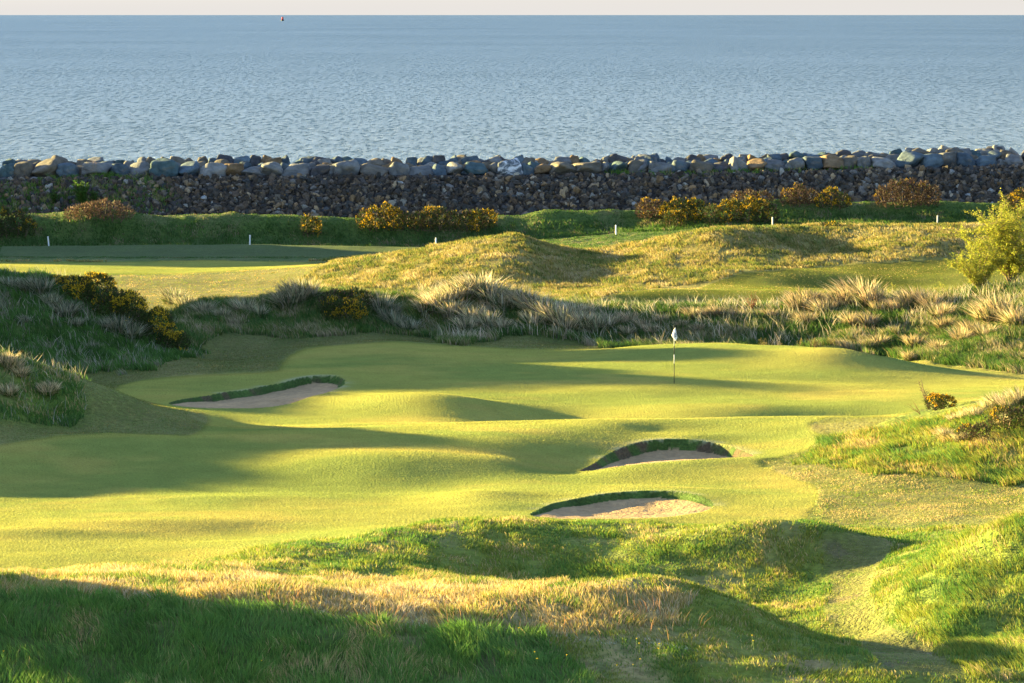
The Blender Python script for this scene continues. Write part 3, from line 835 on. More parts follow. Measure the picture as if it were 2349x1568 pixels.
scatter('dune_grass', backr & ~big & (ShortS < 0.5) & (YY > 152), 190, lambda x, y: 0.34 + 0 * x, pxw, [DARK, (0.08, 0.15, 0.03), (.13, .17, .04), (0.23, 0.21, 0.09), (0.36, 0.30, 0.18)], [3, 3, 2.4, 2.6, 1.4], 111, -0.25, kind_label='mixed green and straw grass on the dune ridge behind the putting green', clump=0.5)
scatter('short_grass', backr & (ShortS > 0.5) & (YY < 170), 45, lambda x, y: 0.035 + 0 * x, pxw, [LUSH, MID, GOLD], [2, 3, 2], 112, kind_label='brownish close grass on the banks beside the putting green')
farr = isrough & (YY > 180) & (YY < 232) & ~((YY > 219.5) & (VX > 1150) & (VX < 1600))
scatter('golden_grass', farr & (ShortS < 0.5), 90, lambda x, y: 0.19 + 0 * x, pxw, [(.10,.14,.03), (.19,.20,.045), (.29,.235,.07), (.35,.28,.11), (.46,.38,.2)], [1.8, 3.2, 4.5, 1.8, 0.4], 113, -0.2, kind_label='golden dry grass covering the far dune ridge', clump=0.9)
scatter('dew_grass', front & Zmask([(330,1362),(560,1380),(900,1418),(1250,1446),(1600,1486),(1600,1496),(1250,1460),(900,1432),(560,1394),(330,1374)], 76, 84), 260, lambda x, y: 0.06 + 0 * x, pxw, [(.55,.55,.46), (.42,.42,.30), (.25,.28,.12)], [3, 2, 1], 116, kind_label='pale dewy grass strip along the edge of the foreground bank', clump=1.0)
scatter('golden_grass', farr & (ShortS > 0.5), 24, lambda x, y: 0.05 + 0 * x, pxw, [MID, YEL, GOLD, STRAW], [1, 2, 3, 1], 114, kind_label='short golden grass on the flat in front of the far dunes', clump=0.6)
bank = isrough & (YY > 236) & (YY < 277) 
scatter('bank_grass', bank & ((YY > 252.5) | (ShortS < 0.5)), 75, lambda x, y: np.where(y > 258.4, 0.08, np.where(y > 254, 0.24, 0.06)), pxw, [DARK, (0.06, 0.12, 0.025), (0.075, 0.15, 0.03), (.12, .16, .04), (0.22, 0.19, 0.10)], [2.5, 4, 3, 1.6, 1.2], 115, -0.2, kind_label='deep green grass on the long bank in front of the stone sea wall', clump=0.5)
# bunker lips
for bid, lab in ((11, 'nearest'), (12, 'middle'), (13, 'left')):
    mk = (BK == bid)
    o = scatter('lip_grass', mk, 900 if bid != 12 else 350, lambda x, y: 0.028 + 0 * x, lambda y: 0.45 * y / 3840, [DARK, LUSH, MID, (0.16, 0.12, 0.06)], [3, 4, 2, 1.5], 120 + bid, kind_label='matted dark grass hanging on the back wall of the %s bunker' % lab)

# mown sward: very short upright leaves, one small triangle each
def sward(name, mask, per_m2, h_, seed, label, dark=1.0):
    r = np.random.default_rng(seed)
    cnt = r.poisson((mask & inview & VIS) * area * per_m2)
    j, i = np.nonzero(cnt); c = cnt[j, i]; j = np.repeat(j, c); i = np.repeat(i, c); n_ = len(j)
    fy = r.random(n_); fx = r.random(n_); j2 = np.minimum(j + 1, NY - 1); i2 = np.minimum(i + 1, NU - 1)
    Yp = yrows[j] * (1 - fy) + yrows[j2] * fy; Xp = (ucols[i] * (1 - fx) + ucols[i2] * fx) * Yp
    Zp = ground(Xp, Yp) - 0.003
    th = r.uniform(-1.2, 1.2, n_); wd = 0.5 * Yp / 3840 * r.uniform(.7, 1.3, n_)
    wx = np.cos(th) * wd / 2; wy = np.sin(th) * wd / 2
    h = h_ * r.uniform(.5, 1.3, n_); lx = r.normal(0, .5, n_) * h; ly = r.normal(0, .5, n_) * h
    P = np.stack([Xp, Yp, Zp], 1)
    V = np.stack([P - np.stack([wx, wy, 0 * wx], 1), P + np.stack([wx, wy, 0 * wx], 1), P + np.stack([lx, ly, h], 1)], 1).reshape(-1, 3)
    col = C[j, i] * dark * (1 + r.normal(0, .13, (n_, 1))) * (1 + r.normal(0, .04, (n_, 3)))
    col = np.clip(np.repeat(col, 3, 0), .004, .8)
    o = mesh_np(name, V, np.arange(3 * n_), np.arange(n_) * 3, M_blade, smooth=False, cols={'Col': col})
    tag(o, label, 'grass', kind='stuff'); print(name, n_)
mown = (RoughS < 0.5) & (BK == 0)
sward('mown_sward', mown & (YY < 131), 420, .024, 301, 'close mown grass blades of the near fairway')
sward('mown_sward', mown & (YY >= 131) & (YY < 165), 330, .017, 302, 'fine mown grass blades of the putting green and its apron')
sward('mown_sward', mown & (YY > 178), 110, .022, 303, 'mown grass of the two distant strips')
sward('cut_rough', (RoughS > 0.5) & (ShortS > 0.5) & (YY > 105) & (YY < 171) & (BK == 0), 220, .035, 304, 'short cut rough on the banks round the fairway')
ridge = backr & (ShortS < .5) & ~big & (YY > 165) & (YY < 176)
scatter('marram_grass', ridge & (VX > 960), 15, lambda x, y: .62 + 0 * x, lambda y: .6 * y / 3840, [(.14, .18, .08), (.32, .30, .2), (.5, .43, .29), (.66, .57, .4)], [1.5, 2, 3, 2], 305, -.1, kind_label='thin pale marram grass blades along the ridge behind the green', clump=1.2)
scatter('marram_grass', big | (midr & (ShortS < .5) & (YY > 118) & (VX < 600)), 10, lambda x, y: .5 + 0 * x, lambda y: .6 * y / 3840, [(.14, .18, .10), (.32, .31, .22), (.5, .44, .32)], [1.5, 2, 2], 306, -.1, kind_label='thin pale marram grass blades on the two left dunes', clump=1.2)
scatter('golden_grass', second_fair, 22, lambda x, y: .04 + 0 * x, pxw, [MID, YEL, GOLD, STRAW], [2, 3, 2, 1], 307, kind_label='patchy short grass on the distant mown strip')
# ---------------------------------------------------------------- stones
def ico(sub):
    bm = bmesh.new(); bmesh.ops.create_icosphere(bm, subdivisions=sub, radius=1.0)
    bm.verts.ensure_lookup_table()
    V = np.array([v.co[:] for v in bm.verts]); F = np.array([[v.index for v in f.verts] for f in bm.faces]); bm.free()
    return V, F
ICO = {k: ico(k) for k in (1, 2, 4)}
def rock_verts(sub, seed, planes=13, soft=26.0, rough=0.02):
    r = np.random.default_rng(seed)
    D, F = ICO[sub]
    nrm = r.normal(0, 1, (planes, 3)); nrm /= np.linalg.norm(nrm, axis=1)[:, None]
    nrm = np.concatenate([nrm, [[0, 0, -1], [1, 0.1, 0.2], [-1, 0, 0.1], [0.1, -1, 0.1]]])
    h = r.uniform(0.62, 1.0, len(nrm))
    dots = D @ nrm.T
    q = np.where(dots > 0.05, h[None] / np.maximum(dots, 0.05), 50.0)
    R = -np.log(np.exp(-soft * q).sum(1)) / soft
    V = D * R[:, None]
    if rough:
        for k, (s_, a_) in enumerate(((3.0, 1.6), (7.0, 1.0), (16.0, 0.6))):
            V = V * (1 + rough * a_ * (vnoise(D[:, 0] * s_ + D[:, 2] * 1.7 * s_, D[:, 1] * s_ - D[:, 2] * 1.1 * s_, seed + k))[:, None])
    mn, mx_ = V.min(0), V.max(0)
    V = (V - (mn + mx_) / 2) / (mx_ - mn)          # unit box
    return V, F
def rock_mat(name, attr=None, scale=2.4):
    m, nt, b = new_mat(name)
    if attr: src = N(nt, 'ShaderNodeAttribute', attribute_name=attr).outputs['Color']
    else: src = N(nt, 'ShaderNodeObjectInfo').outputs['Color']
    n1 = noise(nt, scale, 6, 0.65)
    f = maprange(nt, n1.outputs[0], 0.3, 0.7, 0.55, 1.4)
    c1 = mulcol(nt, src, f)
    n2 = noise(nt, scale * 0.7, 4, 0.6); n2.inputs['Distortion'].default_value = 0.6
    mx = N(nt, 'ShaderNodeMix', data_type='RGBA'); mx.inputs['B'].default_value = (0.30, 0.19, 0.08, 1)   # lichen and rust
    nt.links.new(maprange(nt, n2.outputs[0], 0.54, 0.72, 0.0, 0.32), mx.inputs['Factor']); nt.links.new(c1, mx.inputs['A'])
    nt.links.new(mx.outputs['Result'], b.inputs['Base Color'])
    n3 = noise(nt, scale * 5, 6, 0.7)
    bp = N(nt, 'ShaderNodeBump', Strength=0.9, Distance=0.06)
    nt.links.new(n3.outputs[0], bp.inputs['Height']); nt.links.new(bp.outputs[0], b.inputs['Normal'])
    b.inputs['Roughness'].default_value = 0.85
    return m
M_rock = rock_mat('boulder_stone'); M_rub = rock_mat('rubble_stone', 'Col', 4)
# white mineral veins of one boulder
M_vein, nt, b = new_mat('veined_stone')
n1 = noise(nt, 1.9, 6, 0.7); n1.inputs['Distortion'].default_value = 1.2
mx = N(nt, 'ShaderNodeMix', data_type='RGBA'); mx.inputs['A'].default_value = (0.10, 0.12, 0.14, 1); mx.inputs['B'].default_value = (0.72, 0.75, 0.80, 1)
nt.links.new(maprange(nt, n1.outputs[0], 0.46, 0.60, 0, 1), mx.inputs['Factor']); nt.links.new(mx.outputs['Result'], b.inputs['Base Color'])

def rock_mesh(name, sub, seed, mat, smooth, **k):
    V, F = rock_verts(sub, seed, **k)
    o = mesh_np(name, V, F.ravel(), np.arange(len(F)) * 3, mat, smooth=smooth, link=False)
    return o.data
BP = [rock_mesh('boulder', 4, 300 + k, M_rock, True, planes=9 + k % 6, soft=24, rough=0.03) for k in range(14)]
def zoomA(x, y): return (x / 1.807) / 1.6347, (500 + y / 1.807) / 1.6347
def zoomB(x, y): return (1200 + x / 1.807) / 1.6347, (500 + y / 1.807) / 1.6347
def zoomC(x, y): return (2400 + x / 1.631) / 1.6347, (500 + y / 1.631) / 1.6347
GREY, BLUE, DKB, BRN, ORG, LGT, DRK, TEAL = (.15,.155,.155), (.10,.14,.17), (.07,.10,.125), (.14,.125,.10), (.20,.135,.075), (.20,.20,.19), (.07,.07,.075), (.06,.10,.11)
CN = {GREY: 'grey', BLUE: 'blue grey', DKB: 'dark blue grey', BRN: 'brownish grey', ORG: 'rusty brown', LGT: 'pale grey', DRK: 'near black', TEAL: 'dark teal grey'}
FR = []
for z_, lst in ((zoomA, [(0,122,205,298,TEAL),(110,228,185,292,BRN),(225,402,175,292,BRN),(405,535,195,292,BLUE),(545,756,190,290,GREY),(755,872,200,288,DKB),(868,1046,190,290,GREY),(1038,1212,165,288,TEAL),(1208,1348,195,284,BLUE),(1350,1532,190,297,LGT),(1508,1648,198,290,ORG),(1645,1808,222,292,GREY),(1768,1932,190,292,LGT),(1928,2102,198,295,GREY),(2094,2238,208,292,DRK),(2234,2300,200,284,GREY)]),
              (zoomB, [(40,120,215,287,GREY),(118,272,175,288,GREY),(268,470,205,288,BRN),(466,597,182,297,GREY),(588,772,215,292,GREY),(762,862,205,283,DKB),(838,968,190,278,LGT),(960,1020,240,280,BLUE),(978,1148,193,278,TEAL),(1144,1217,195,275,GREY),(1203,1368,165,270,DKB),(1362,1455,190,272,BLUE),(1448,1562,203,272,ORG),(1552,1728,190,270,BRN),(1716,1902,192,272,BRN),(1898,1958,190,262,GREY),(1952,2088,185,265,TEAL),(2082,2228,178,264,BRN),(2222,2320,188,267,GREY)]),
              (zoomC, [(-50,50,165,242,GREY),(44,192,172,240,GREY),(180,300,162,240,BLUE),(294,446,162,240,BRN),(442,547,172,238,DRK),(538,657,137,238,LGT),(653,770,152,230,ORG),(766,897,150,225,GREY),(892,1014,145,225,GREY),(1000,1127,138,218,DKB),(1098,1267,128,210,ORG),(1240,1345,130,210,BRN),(1335,1412,135,212,GREY),(1410,1562,132,217,LGT),(1562,1722,103,213,BLUE),(1708,1832,120,208,BLUE),(1818,1938,110,203,GREY),(1930,2048,105,203,DKB),(2043,2182,130,198,BLUE),(2178,2242,150,198,GREY),(2232,2352,125,193,GREY)])):
    for x0, x1, y0, y1, c in lst:
        a = z_(x0, y0); b_ = z_(x1, y1); FR.append((a[0], b_[0], a[1], b_[1], c))
def ordn(n_):
    return '%d%s' % (n_, 'th' if 10 <= n_ % 100 <= 20 else {1: 'st', 2: 'nd', 3: 'rd'}.get(n_ % 10, 'th'))
rr = random.Random(5)
def boulder(xc, Y, zlo, w_, h_, d_, c, label, group, mesh=None, rz=None):
    o = bpy.data.objects.new('boulder', mesh or rr.choice(BP)); COL.objects.link(o)
    o.scale = (w_, d_, h_); o.location = (xc, Y, zlo + h_ / 2)
    o.rotation_euler = (rr.uniform(-.12, .12), rr.uniform(-.15, .15), rr.choice([0, math.pi]) + rr.uniform(-.3, .3) if rz is None else rz)
    k = rr.uniform(0.85, 1.15); o.color = (c[0] * k, c[1] * k, c[2] * k, 1)
    tag(o, label, 'boulder', group)
    return o
vein = BP[3].copy(); vein.materials.clear(); vein.materials.append(M_vein)
YF = 286.2
for k, (x0, x1, y0, y1, c) in enumerate(FR):
    xc = ((x0 + x1) / 2 - CX) * YF / FV; w_ = (x1 - x0) * YF / FV * 1.10
    zt = EYE - YF * (y0 - HY) / FV; zb = EYE - YF * (y1 - HY) / FV - 0.16
    isv = (k == 26)
    lab = ('white veined blue grey boulder' if isv else CN[c] + ' boulder') + ', ' + ordn(k + 1) + ' from the left in the sea wall front row'
    boulder(xc, YF - 0.2 + rr.uniform(-.15, .15), zb, w_, zt - zb, w_ * rr.uniform(.8, 1.1) + .3, c, lab, 'front row of sea wall boulders', vein if isv else None)
allc = [GREY, BLUE, DKB, BRN, ORG, LGT, GREY, DRK, BRN, TEAL]
def sky_row(xv): return np.interp(xv, [0, 300, 520, 700, 1000, 1250, 1500, 1770, 1850, 2050, 2130, 2349], [361, 359, 354, 362, 360, 358, 357, 352, 348, 343, 338, 336])
for k in range(len(FR)):
    xm = (FR[k][0] + FR[k][1]) / 2
    nx = (FR[k + 1][0] + FR[k + 1][1]) / 2 if k + 1 < len(FR) else xm + 60
    gap = nx - xm
    # middle row: in the gaps
    xg = (xm + nx) / 2; Y = 287.5 + rr.uniform(-.2, .2)
    zg = gz((xg - CX) * Y / FV, Y)
    zt = EYE - Y * (sky_row(xg) + 12 + rr.uniform(-4, 6) - HY) / FV
    h_ = rr.uniform(0.9, 1.25); c = rr.choice(allc)
    if k + 1 < len(FR):
        boulder((xg - CX) * Y / FV, Y, zt - h_, rr.uniform(1.1, 1.6), h_, 1.2, c, '%s boulder behind, between the %s and %s front sea wall boulders' % (CN[c], ordn(k + 1), ordn(k + 2)), 'middle row of sea wall boulders')
    for q, (xx_, txt) in enumerate(((xm, 'above the %s front sea wall boulder' % ordn(k + 1)), (xg, 'above the gap after the %s front boulder' % ordn(k + 1)))):
        Y = 289.0 + rr.uniform(-.4, .5); jj = rr.uniform(-6, 6)
        zt = EYE - Y * (sky_row(xx_) + rr.uniform(-5, 8) - HY) / FV
        h_ = rr.uniform(0.8, 1.4); c = rr.choice(allc)
        boulder((xx_ + jj - CX) * Y / FV, Y, zt - h_, rr.uniform(0.9, 1.7), h_, 1.3, c, '%s boulder on the crest %s' % (CN[c], txt), 'crest row of sea wall boulders')
for side, edge in ((-1, 'left'), (1, 'right')):        # the wall runs on a little past both edges
    for q in range(4):
        for row, (Y, dz) in enumerate(((YF - .2, 0), (289.0, .35))):
            x = side * (0.1345 * Y + 0.9 + 1.7 * q); c = rr.choice(allc); h_ = rr.uniform(1.2, 1.6)
            boulder(x, Y, gz(x, Y) - .1 + dz * .5, 1.9, h_, 1.6, c, '%s boulder of the %s row, %s past the %s edge of the photograph' % (CN[c], ('front', 'crest')[row], ordn(q + 1), edge), 'sea wall boulders past the picture edges')
# rubble slope: 300 biggest stones singly, the rest as one mass
RC = [(.050,.046,.044), (.065,.058,.054), (.095,.075,.062), (.12,.10,.085), (.15,.14,.13), (.22,.16,.10), (.30,.24,.17), (.27,.28,.28), (.05,.055,.06)]
RW = np.array([6, 6, 4, 3, 2.5, 1.5, 1.0, 0.9, 4]); RW = RW / RW.sum()
r_ = np.random.default_rng(77)
RV = [rock_verts(1, 500 + k, planes=6, soft=60, rough=0) for k in range(12)]
nst = 13000
sy = 279.3 + 5.1 * r_.random(nst) ** 0.9; sx = r_.uniform(-0.155, 0.155, nst) * sy
sz = ground(sx, sy); ss = (r_.gamma(3.2, 0.095, nst) + 0.12) * 0.76
ss = np.clip(ss, 0.14, 0.72)
VS, LS, CS = [], [], []; off = 0
cidx = r_.choice(len(RC), nst, p=RW)
for k in range(nst):
    V, F = RV[k % 12]
    M = np.array(Euler(r_.uniform(0, 6.28, 3)).to_matrix())
    v = (V * (ss[k] * np.array([1.25, 0.8, 0.75]))) @ M.T + np.array([sx[k], sy[k], sz[k] + ss[k] * 0.12])
    VS.append(v); LS.append(F.ravel() + off); off += len(V)
    cc = np.array(RC[cidx[k]]) * r_.uniform(.75, 1.15) * np.array([1.08, 1.0, .88]); CS.append(np.repeat(cc[None], len(V), 0))
LSn = np.concatenate(LS)
o = mesh_np('rubble', np.concatenate(VS), LSn, np.arange(len(LSn) // 3) * 3, M_rub, smooth=False, cols={'Col': np.concatenate(CS)})
tag(o, 'mass of small dark broken stone covering the slope below the sea wall boulders', 'rubble', kind='stuff')
RM = [rock_mesh('rubble_stone', 2, 700 + k, M_rock, False, planes=7, soft=60, rough=0.006) for k in range(10)]
for k in range(300):
    Y = 279.6 + 4.6 * r_.random(); X = r_.uniform(-0.136, 0.136) * Y
    s_ = r_.uniform(0.38, 0.66)
    o = bpy.data.objects.new('rubble_stone', RM[k % 10]); COL.objects.link(o)
    o.scale = (s_ * r_.uniform(.9, 1.5), s_ * .8, s_ * r_.uniform(.55, .85)); o.rotation_euler = tuple(r_.uniform(-.6, .6, 2)) + (r_.uniform(0, 6.28),)
    o.location = (X, Y, gz(X, Y) + s_ * 0.22)
    c = np.array(RC[r_.choice(len(RC), p=RW)]) * r_.uniform(0.9, 1.5); o.color = (c[0], c[1], c[2], 1)
    tag(o, 'large angular broken stone lying in the rubble slope below the sea wall', 'stone', 'larger stones of the rubble slope')

# ---------------------------------------------------------------- shrubs
def tube(P, R, sides=5):
    P = [Vector(p) for p in P]; V = []; F = []
    for i, p in enumerate(P):
        t = (P[min(i + 1, len(P) - 1)] - P[max(i - 1, 0)]).normalized()
        a = t.cross(Vector((0.31, 0.9, 0.2))).normalized(); b_ = t.cross(a)
        for s in range(sides):
            an = 2 * math.pi * s / sides; V.append(p + (a * math.cos(an) + b_ * math.sin(an)) * R[i])
    for i in range(len(P) - 1):
        for s in range(sides):
            s2 = (s + 1) % sides; F.append((i * sides + s, i * sides + s2, (i + 1) * sides + s2, (i + 1) * sides + s))
    return [tuple(v) for v in V], F
def join_polys(parts):
    V = []; F = []
    for v, f in parts:
        o_ = len(V); V += v; F += [tuple(i + o_ for i in q) for q in f]
    return V, F
def mesh_py(name, V, F, mat, parent=None, smooth=False):
    me = bpy.data.meshes.new(name); me.from_pydata(V, [], F); me.materials.append(mat)
    if smooth:
        for p in me.polygons: p.use_smooth = True
    me.update(); o = bpy.data.objects.new(name, me); COL.objects.link(o)
    if parent: o.parent = parent
    return o

def gorse(xv0, xv1, ytop, ybot, label, flower=0.5, brown=0.4, n=None, group='gorse bushes in flower', seed=1, Y=None, name='gorse_bush', yb_spot=None, dens=1.0, fcol=(0.62, 0.40, 0.02), low=False):
    r = np.random.default_rng(seed)
    xm = (xv0 + xv1) / 2
    if Y is None: Y = spot(xm, yb_spot or ybot, 66).y
    x = (xm - CX) * Y / FV; z0 = gz(x, Y)
    W = (xv1 - xv0) * Y / FV
    H = max(0.3, (EYE - Y * (ytop - HY) / FV) - z0)
    H = min(H, (ybot - ytop) * Y / FV * 1.4)
    t = empty(name, (x, Y, z0)); tag(t, label, 'bush', group)
    n = n or max(2, int(W / 0.8))
    C_ = []
    for k in range(n):
        f = (k + 0.5) / n + r.uniform(-.12, .12) / n
        env = 0.62 + 0.38 * math.sin(math.pi * np.clip(f, 0.06, 0.94))
        hh = H * env * r.uniform(0.82, 1.02); rx = W / n * r.uniform(0.55, 0.8)
        C_.append(((f - 0.5) * (W - rx), r.uniform(-.25, .25) * min(W, 1.6), hh * 0.46, rx, min(max(0.45 * W, rx), 1.1), hh * 0.54))
    tot = sum(c[3] * c[5] for c in C_)
    px = Y / 3840.0
    P, D, = [], []
    for c in C_:
        m_ = int(dens * 24 * c[3] * c[5] * 4 / (px * px) / 22)
        d = r.normal(0, 1, (m_, 3)); d /= np.linalg.norm(d, axis=1)[:, None]
        d[:, 2] = np.where(d[:, 2] < -0.9, -d[:, 2], d[:, 2])
        rad = r.uniform(0.55, 1.0, m_) ** 0.6 * (1 + 0.22 * vnoise(d[:, 0] * 3.1 + d[:, 2] * 2, d[:, 1] * 3.1 + d[:, 2] * 2.7, seed))
        P.append(np.array(c[:3]) + d * rad[:, None] * np.array(c[3:])); D.append(d)
    P = np.concatenate(P); D = np.concatenate(D)
    gl = ground(P[:, 0] + x, P[:, 1] + Y) - z0
    P[:, 2] = np.maximum(P[:, 2], gl + 0.02)
    ln = r.uniform(1.6, 3.6, len(P)) * px
    bk = 1.7 if name == 'bramble_thicket' else 1.15
    col = pick_colour(len(P), [(0.05, 0.075, 0.018), (0.075, 0.10, 0.02), (0.115 * bk, 0.075 * bk, 0.045 * bk), (0.075 * bk, 0.05 * bk, 0.032 * bk)], [1 - brown + .05, (1 - brown) * .6 + .02, brown * .7, brown * .5], r)
    hor = D[:, :2] * ln[:, None] * 0.8 + r.normal(0, .25, (len(P), 2)) * ln[:, None]
    V, lo, st, cc = blades(P, ln * (0.5 + 0.5 * np.maximum(D[:, 2], 0)) + 0.01, hor, np.full(len(P), px * 1.1), col, seed)
    mesh_np('foliage', V, lo, st, M_gorse, t, smooth=False, cols={'Col': cc})
    # flowers: clustered on the outside, patchy
    fn = vnoise(P[:, 0] * 1.9 + 7, P[:, 2] * 2.3 + P[:, 1], seed + 3) + 0.5 * vnoise(P[:, 0] * 6, P[:, 2] * 6, seed + 4)
    rel = fn + 1.1 * (P[:, 2] / H - 0.5) + r.normal(0, .12, len(P))
    thr = np.quantile(rel, 1 - flower * 0.62)
    k = np.nonzero(rel > thr)[0]
    if len(k):
        k = r.choice(k, int(len(k) * 0.8), replace=False)
        Pf = P[k] + D[k] * px * 0.8
        lf = r.uniform(1.0, 2.2, len(k)) * px
        cf = np.clip(np.array(fcol) * (1 + r.normal(0, .14, (len(k), 1))), 0, .95)
        V, lo, st, cc = blades(Pf, lf, D[k][:, :2] * lf[:, None] * .6, np.full(len(k), px * 1.15), cf, seed + 1, 1.0)
        mesh_np('blossom', V, lo, st, M_flower, t, smooth=False, cols={'Col': cc})
    br = []
    for c in C_:
        for q in range(2):
            e = Vector((c[0] + r.uniform(-.3, .3) * c[3], c[1], c[2] * 1.2)); b0 = Vector((c[0] * 0.8, c[1] * 0.5, ground(c[0] * .8 + x, c[1] * .5 + Y)[0] - z0 - 0.03))
            br.append(tube([b0, b0.lerp(e, .5) + Vector((r.uniform(-.08, .08), 0, 0)), e], [.03, .022, .01], 4))
    rt = [Vector((c[0] * .8, c[1] * .5, ground(c[0] * .8 + x, c[1] * .5 + Y)[0] - z0 - 0.02)) for c in sorted(C_)]
    br.append(tube(rt, [.03] * len(rt), 4))
    V, F = join_polys(br); mesh_py('stems', V, F, M_bark, t)
    for ch in t.children: ch.color = (1, 1, 1, 1)
    return t
gb = 'gorse bushes on the far bank'
gorse(-30, 86, 474, 552, 'dark gorse bush with scattered yellow flowers cut by the left edge, on the far bank', .10, .35, seed=11, group=gb, fcol=(.50, .31, .015), dens=1.25, yb_spot=545)
gorse(690, 738, 486, 542, 'small narrow gorse bush growing down the far bank, left of the long gorse thicket', .4, .35, seed=12, group=gb, fcol=(.50, .31, .015), dens=1.25)
gorse(815, 955, 465, 528, 'long rounded gorse bush, yellow top and brown skirt, left end of the far bank thicket', .55, .5, seed=13, group=gb, fcol=(.50, .31, .015), dens=1.25)
gorse(935, 1060, 470, 532, 'darker sparsely flowered gorse bush in the middle of the thicket on the far bank', .16, .5, seed=14, group=gb, fcol=(.50, .31, .015), dens=1.25)
gorse(1045, 1142, 472, 530, 'gorse bush with yellow patches at the right end of the thicket on the far bank', .4, .45, seed=15, group=gb, fcol=(.50, .31, .015), dens=1.25)
gorse(1455, 1530, 447, 505, 'brown faded gorse bush, left end of the right hand thicket on the far bank', .12, .95, seed=16, group=gb, fcol=(.50, .31, .015), dens=1.25)
gorse(1508, 1625, 445, 508, 'brightest yellow gorse bush on the far bank, beside a brown one', .62, .3, seed=17, group=gb, fcol=(.50, .31, .015), dens=1.25)
gorse(1610, 1795, 450, 515, 'wide gorse bush flecked yellow over dark stems, right end of the right hand thicket', .42, .4, seed=18, group=gb, fcol=(.50, .31, .015), dens=1.25)
gorse(1520, 1572, 478, 522, 'low yellow gorse clump spilling down the far bank below the brightest bush', .6, .3, seed=19, group=gb, fcol=(.50, .31, .015), dens=1.25)
gorse(1672, 1775, 430, 460, 'low brown gorse bush on the crest of the far bank against the rubble', .05, .95, seed=20, group=gb, fcol=(.50, .31, .015), dens=1.25, yb_spot=466)
gorse(1785, 1880, 422, 468, 'brown gorse bush on the far bank crest next to a yellow one', .15, .95, seed=21, group=gb, fcol=(.50, .31, .015), dens=1.25, yb_spot=472)
gorse(1865, 1955, 432, 478, 'small yellow gorse bush trailing down from the far bank crest', .5, .5, seed=22, group=gb, fcol=(.50, .31, .015), dens=1.25, yb_spot=478)
gorse(2000, 2165, 408, 470, 'large domed purplish brown gorse bush on the far bank in front of the rubble', .04, 1.0, seed=23, group=gb, fcol=(.50, .31, .015), dens=1.25, yb_spot=474)
gorse(2290, 2400, 430, 500, 'gorse bush with orange yellow top cut by the right edge, behind the willow', .45, .6, seed=24, group=gb, fcol=(.50, .31, .015), dens=1.25, yb_spot=490)
gorse(145, 310, 455, 520, 'brown bramble thicket on the far bank crest near the left edge', .0, 1.0, seed=25, name='bramble_thicket', group=None, yb_spot=505)
gorse(1880, 1926, 511, 525, 'tiny yellow gorse tuft on top of the far golden dune', .7, .3, seed=26, group=None, Y=221.5)
gd = 'gorse bushes down the big left dune'
gorse(95, 175, 628, 660, 'pale yellow gorse bush on top of the big left dune, highest of the chain', .8, .3, seed=31, group=gd, Y=160)
gorse(150, 262, 616, 700, 'brightest golden gorse bush in the chain at the top of the big left dune', .6, .25, seed=32, group=gd, yb_spot=695, dens=1.5, fcol=(.85, .55, .03))
gorse(215, 335, 655, 740, 'second large gorse bush down the big left dune, dark side showing', .5, .2, seed=33, group=gd, yb_spot=730, dens=1.5, fcol=(.85, .55, .03))
gorse(285, 400, 700, 785, 'third large gorse bush down the big left dune, golden green', .52, .15, seed=34, group=gd, yb_spot=775, dens=1.5, fcol=(.85, .55, .03))
gorse(355, 438, 748, 812, 'lowest gorse bush of the chain at the foot of the big left dune', .52, .15, seed=35, group=gd, yb_spot=810, dens=1.5, fcol=(.85, .55, .03))
gorse(738, 855, 652, 705, 'dark flowerless gorse bush among pale grass on the ridge behind the green', .05, .4, seed=36, group=None, yb_spot=712, dens=1.2)
gorse(725, 842, 676, 730, 'yellow gorse bush in front of the dark one on the ridge behind the green', .6, .2, seed=37, group=None, yb_spot=734, dens=1.2)
gorse(2122, 2190, 895, 932, 'small bright gorse bush beside a bare sapling on the right hand dune', .6, .3, seed=38, group=None, yb_spot=940, fcol=(.8, .42, .02), dens=1.3)
gorse(2190, 2275, 965, 1015, 'brown and green scrub bush on the right hand dune', .12, .75, seed=39, group=None, yb_spot=1012)
gorse(2262, 2380, 925, 985, 'yellow tinged scrub bush cut by the right edge on the right hand dune', .1, .45, seed=40, group=None, yb_spot=985)
gorse(1180, 1230, 670, 700, 'tiny dull gorse tuft hidden in the pale grass of the middle dune', .15, .6, seed=41, group=None, yb_spot=712)

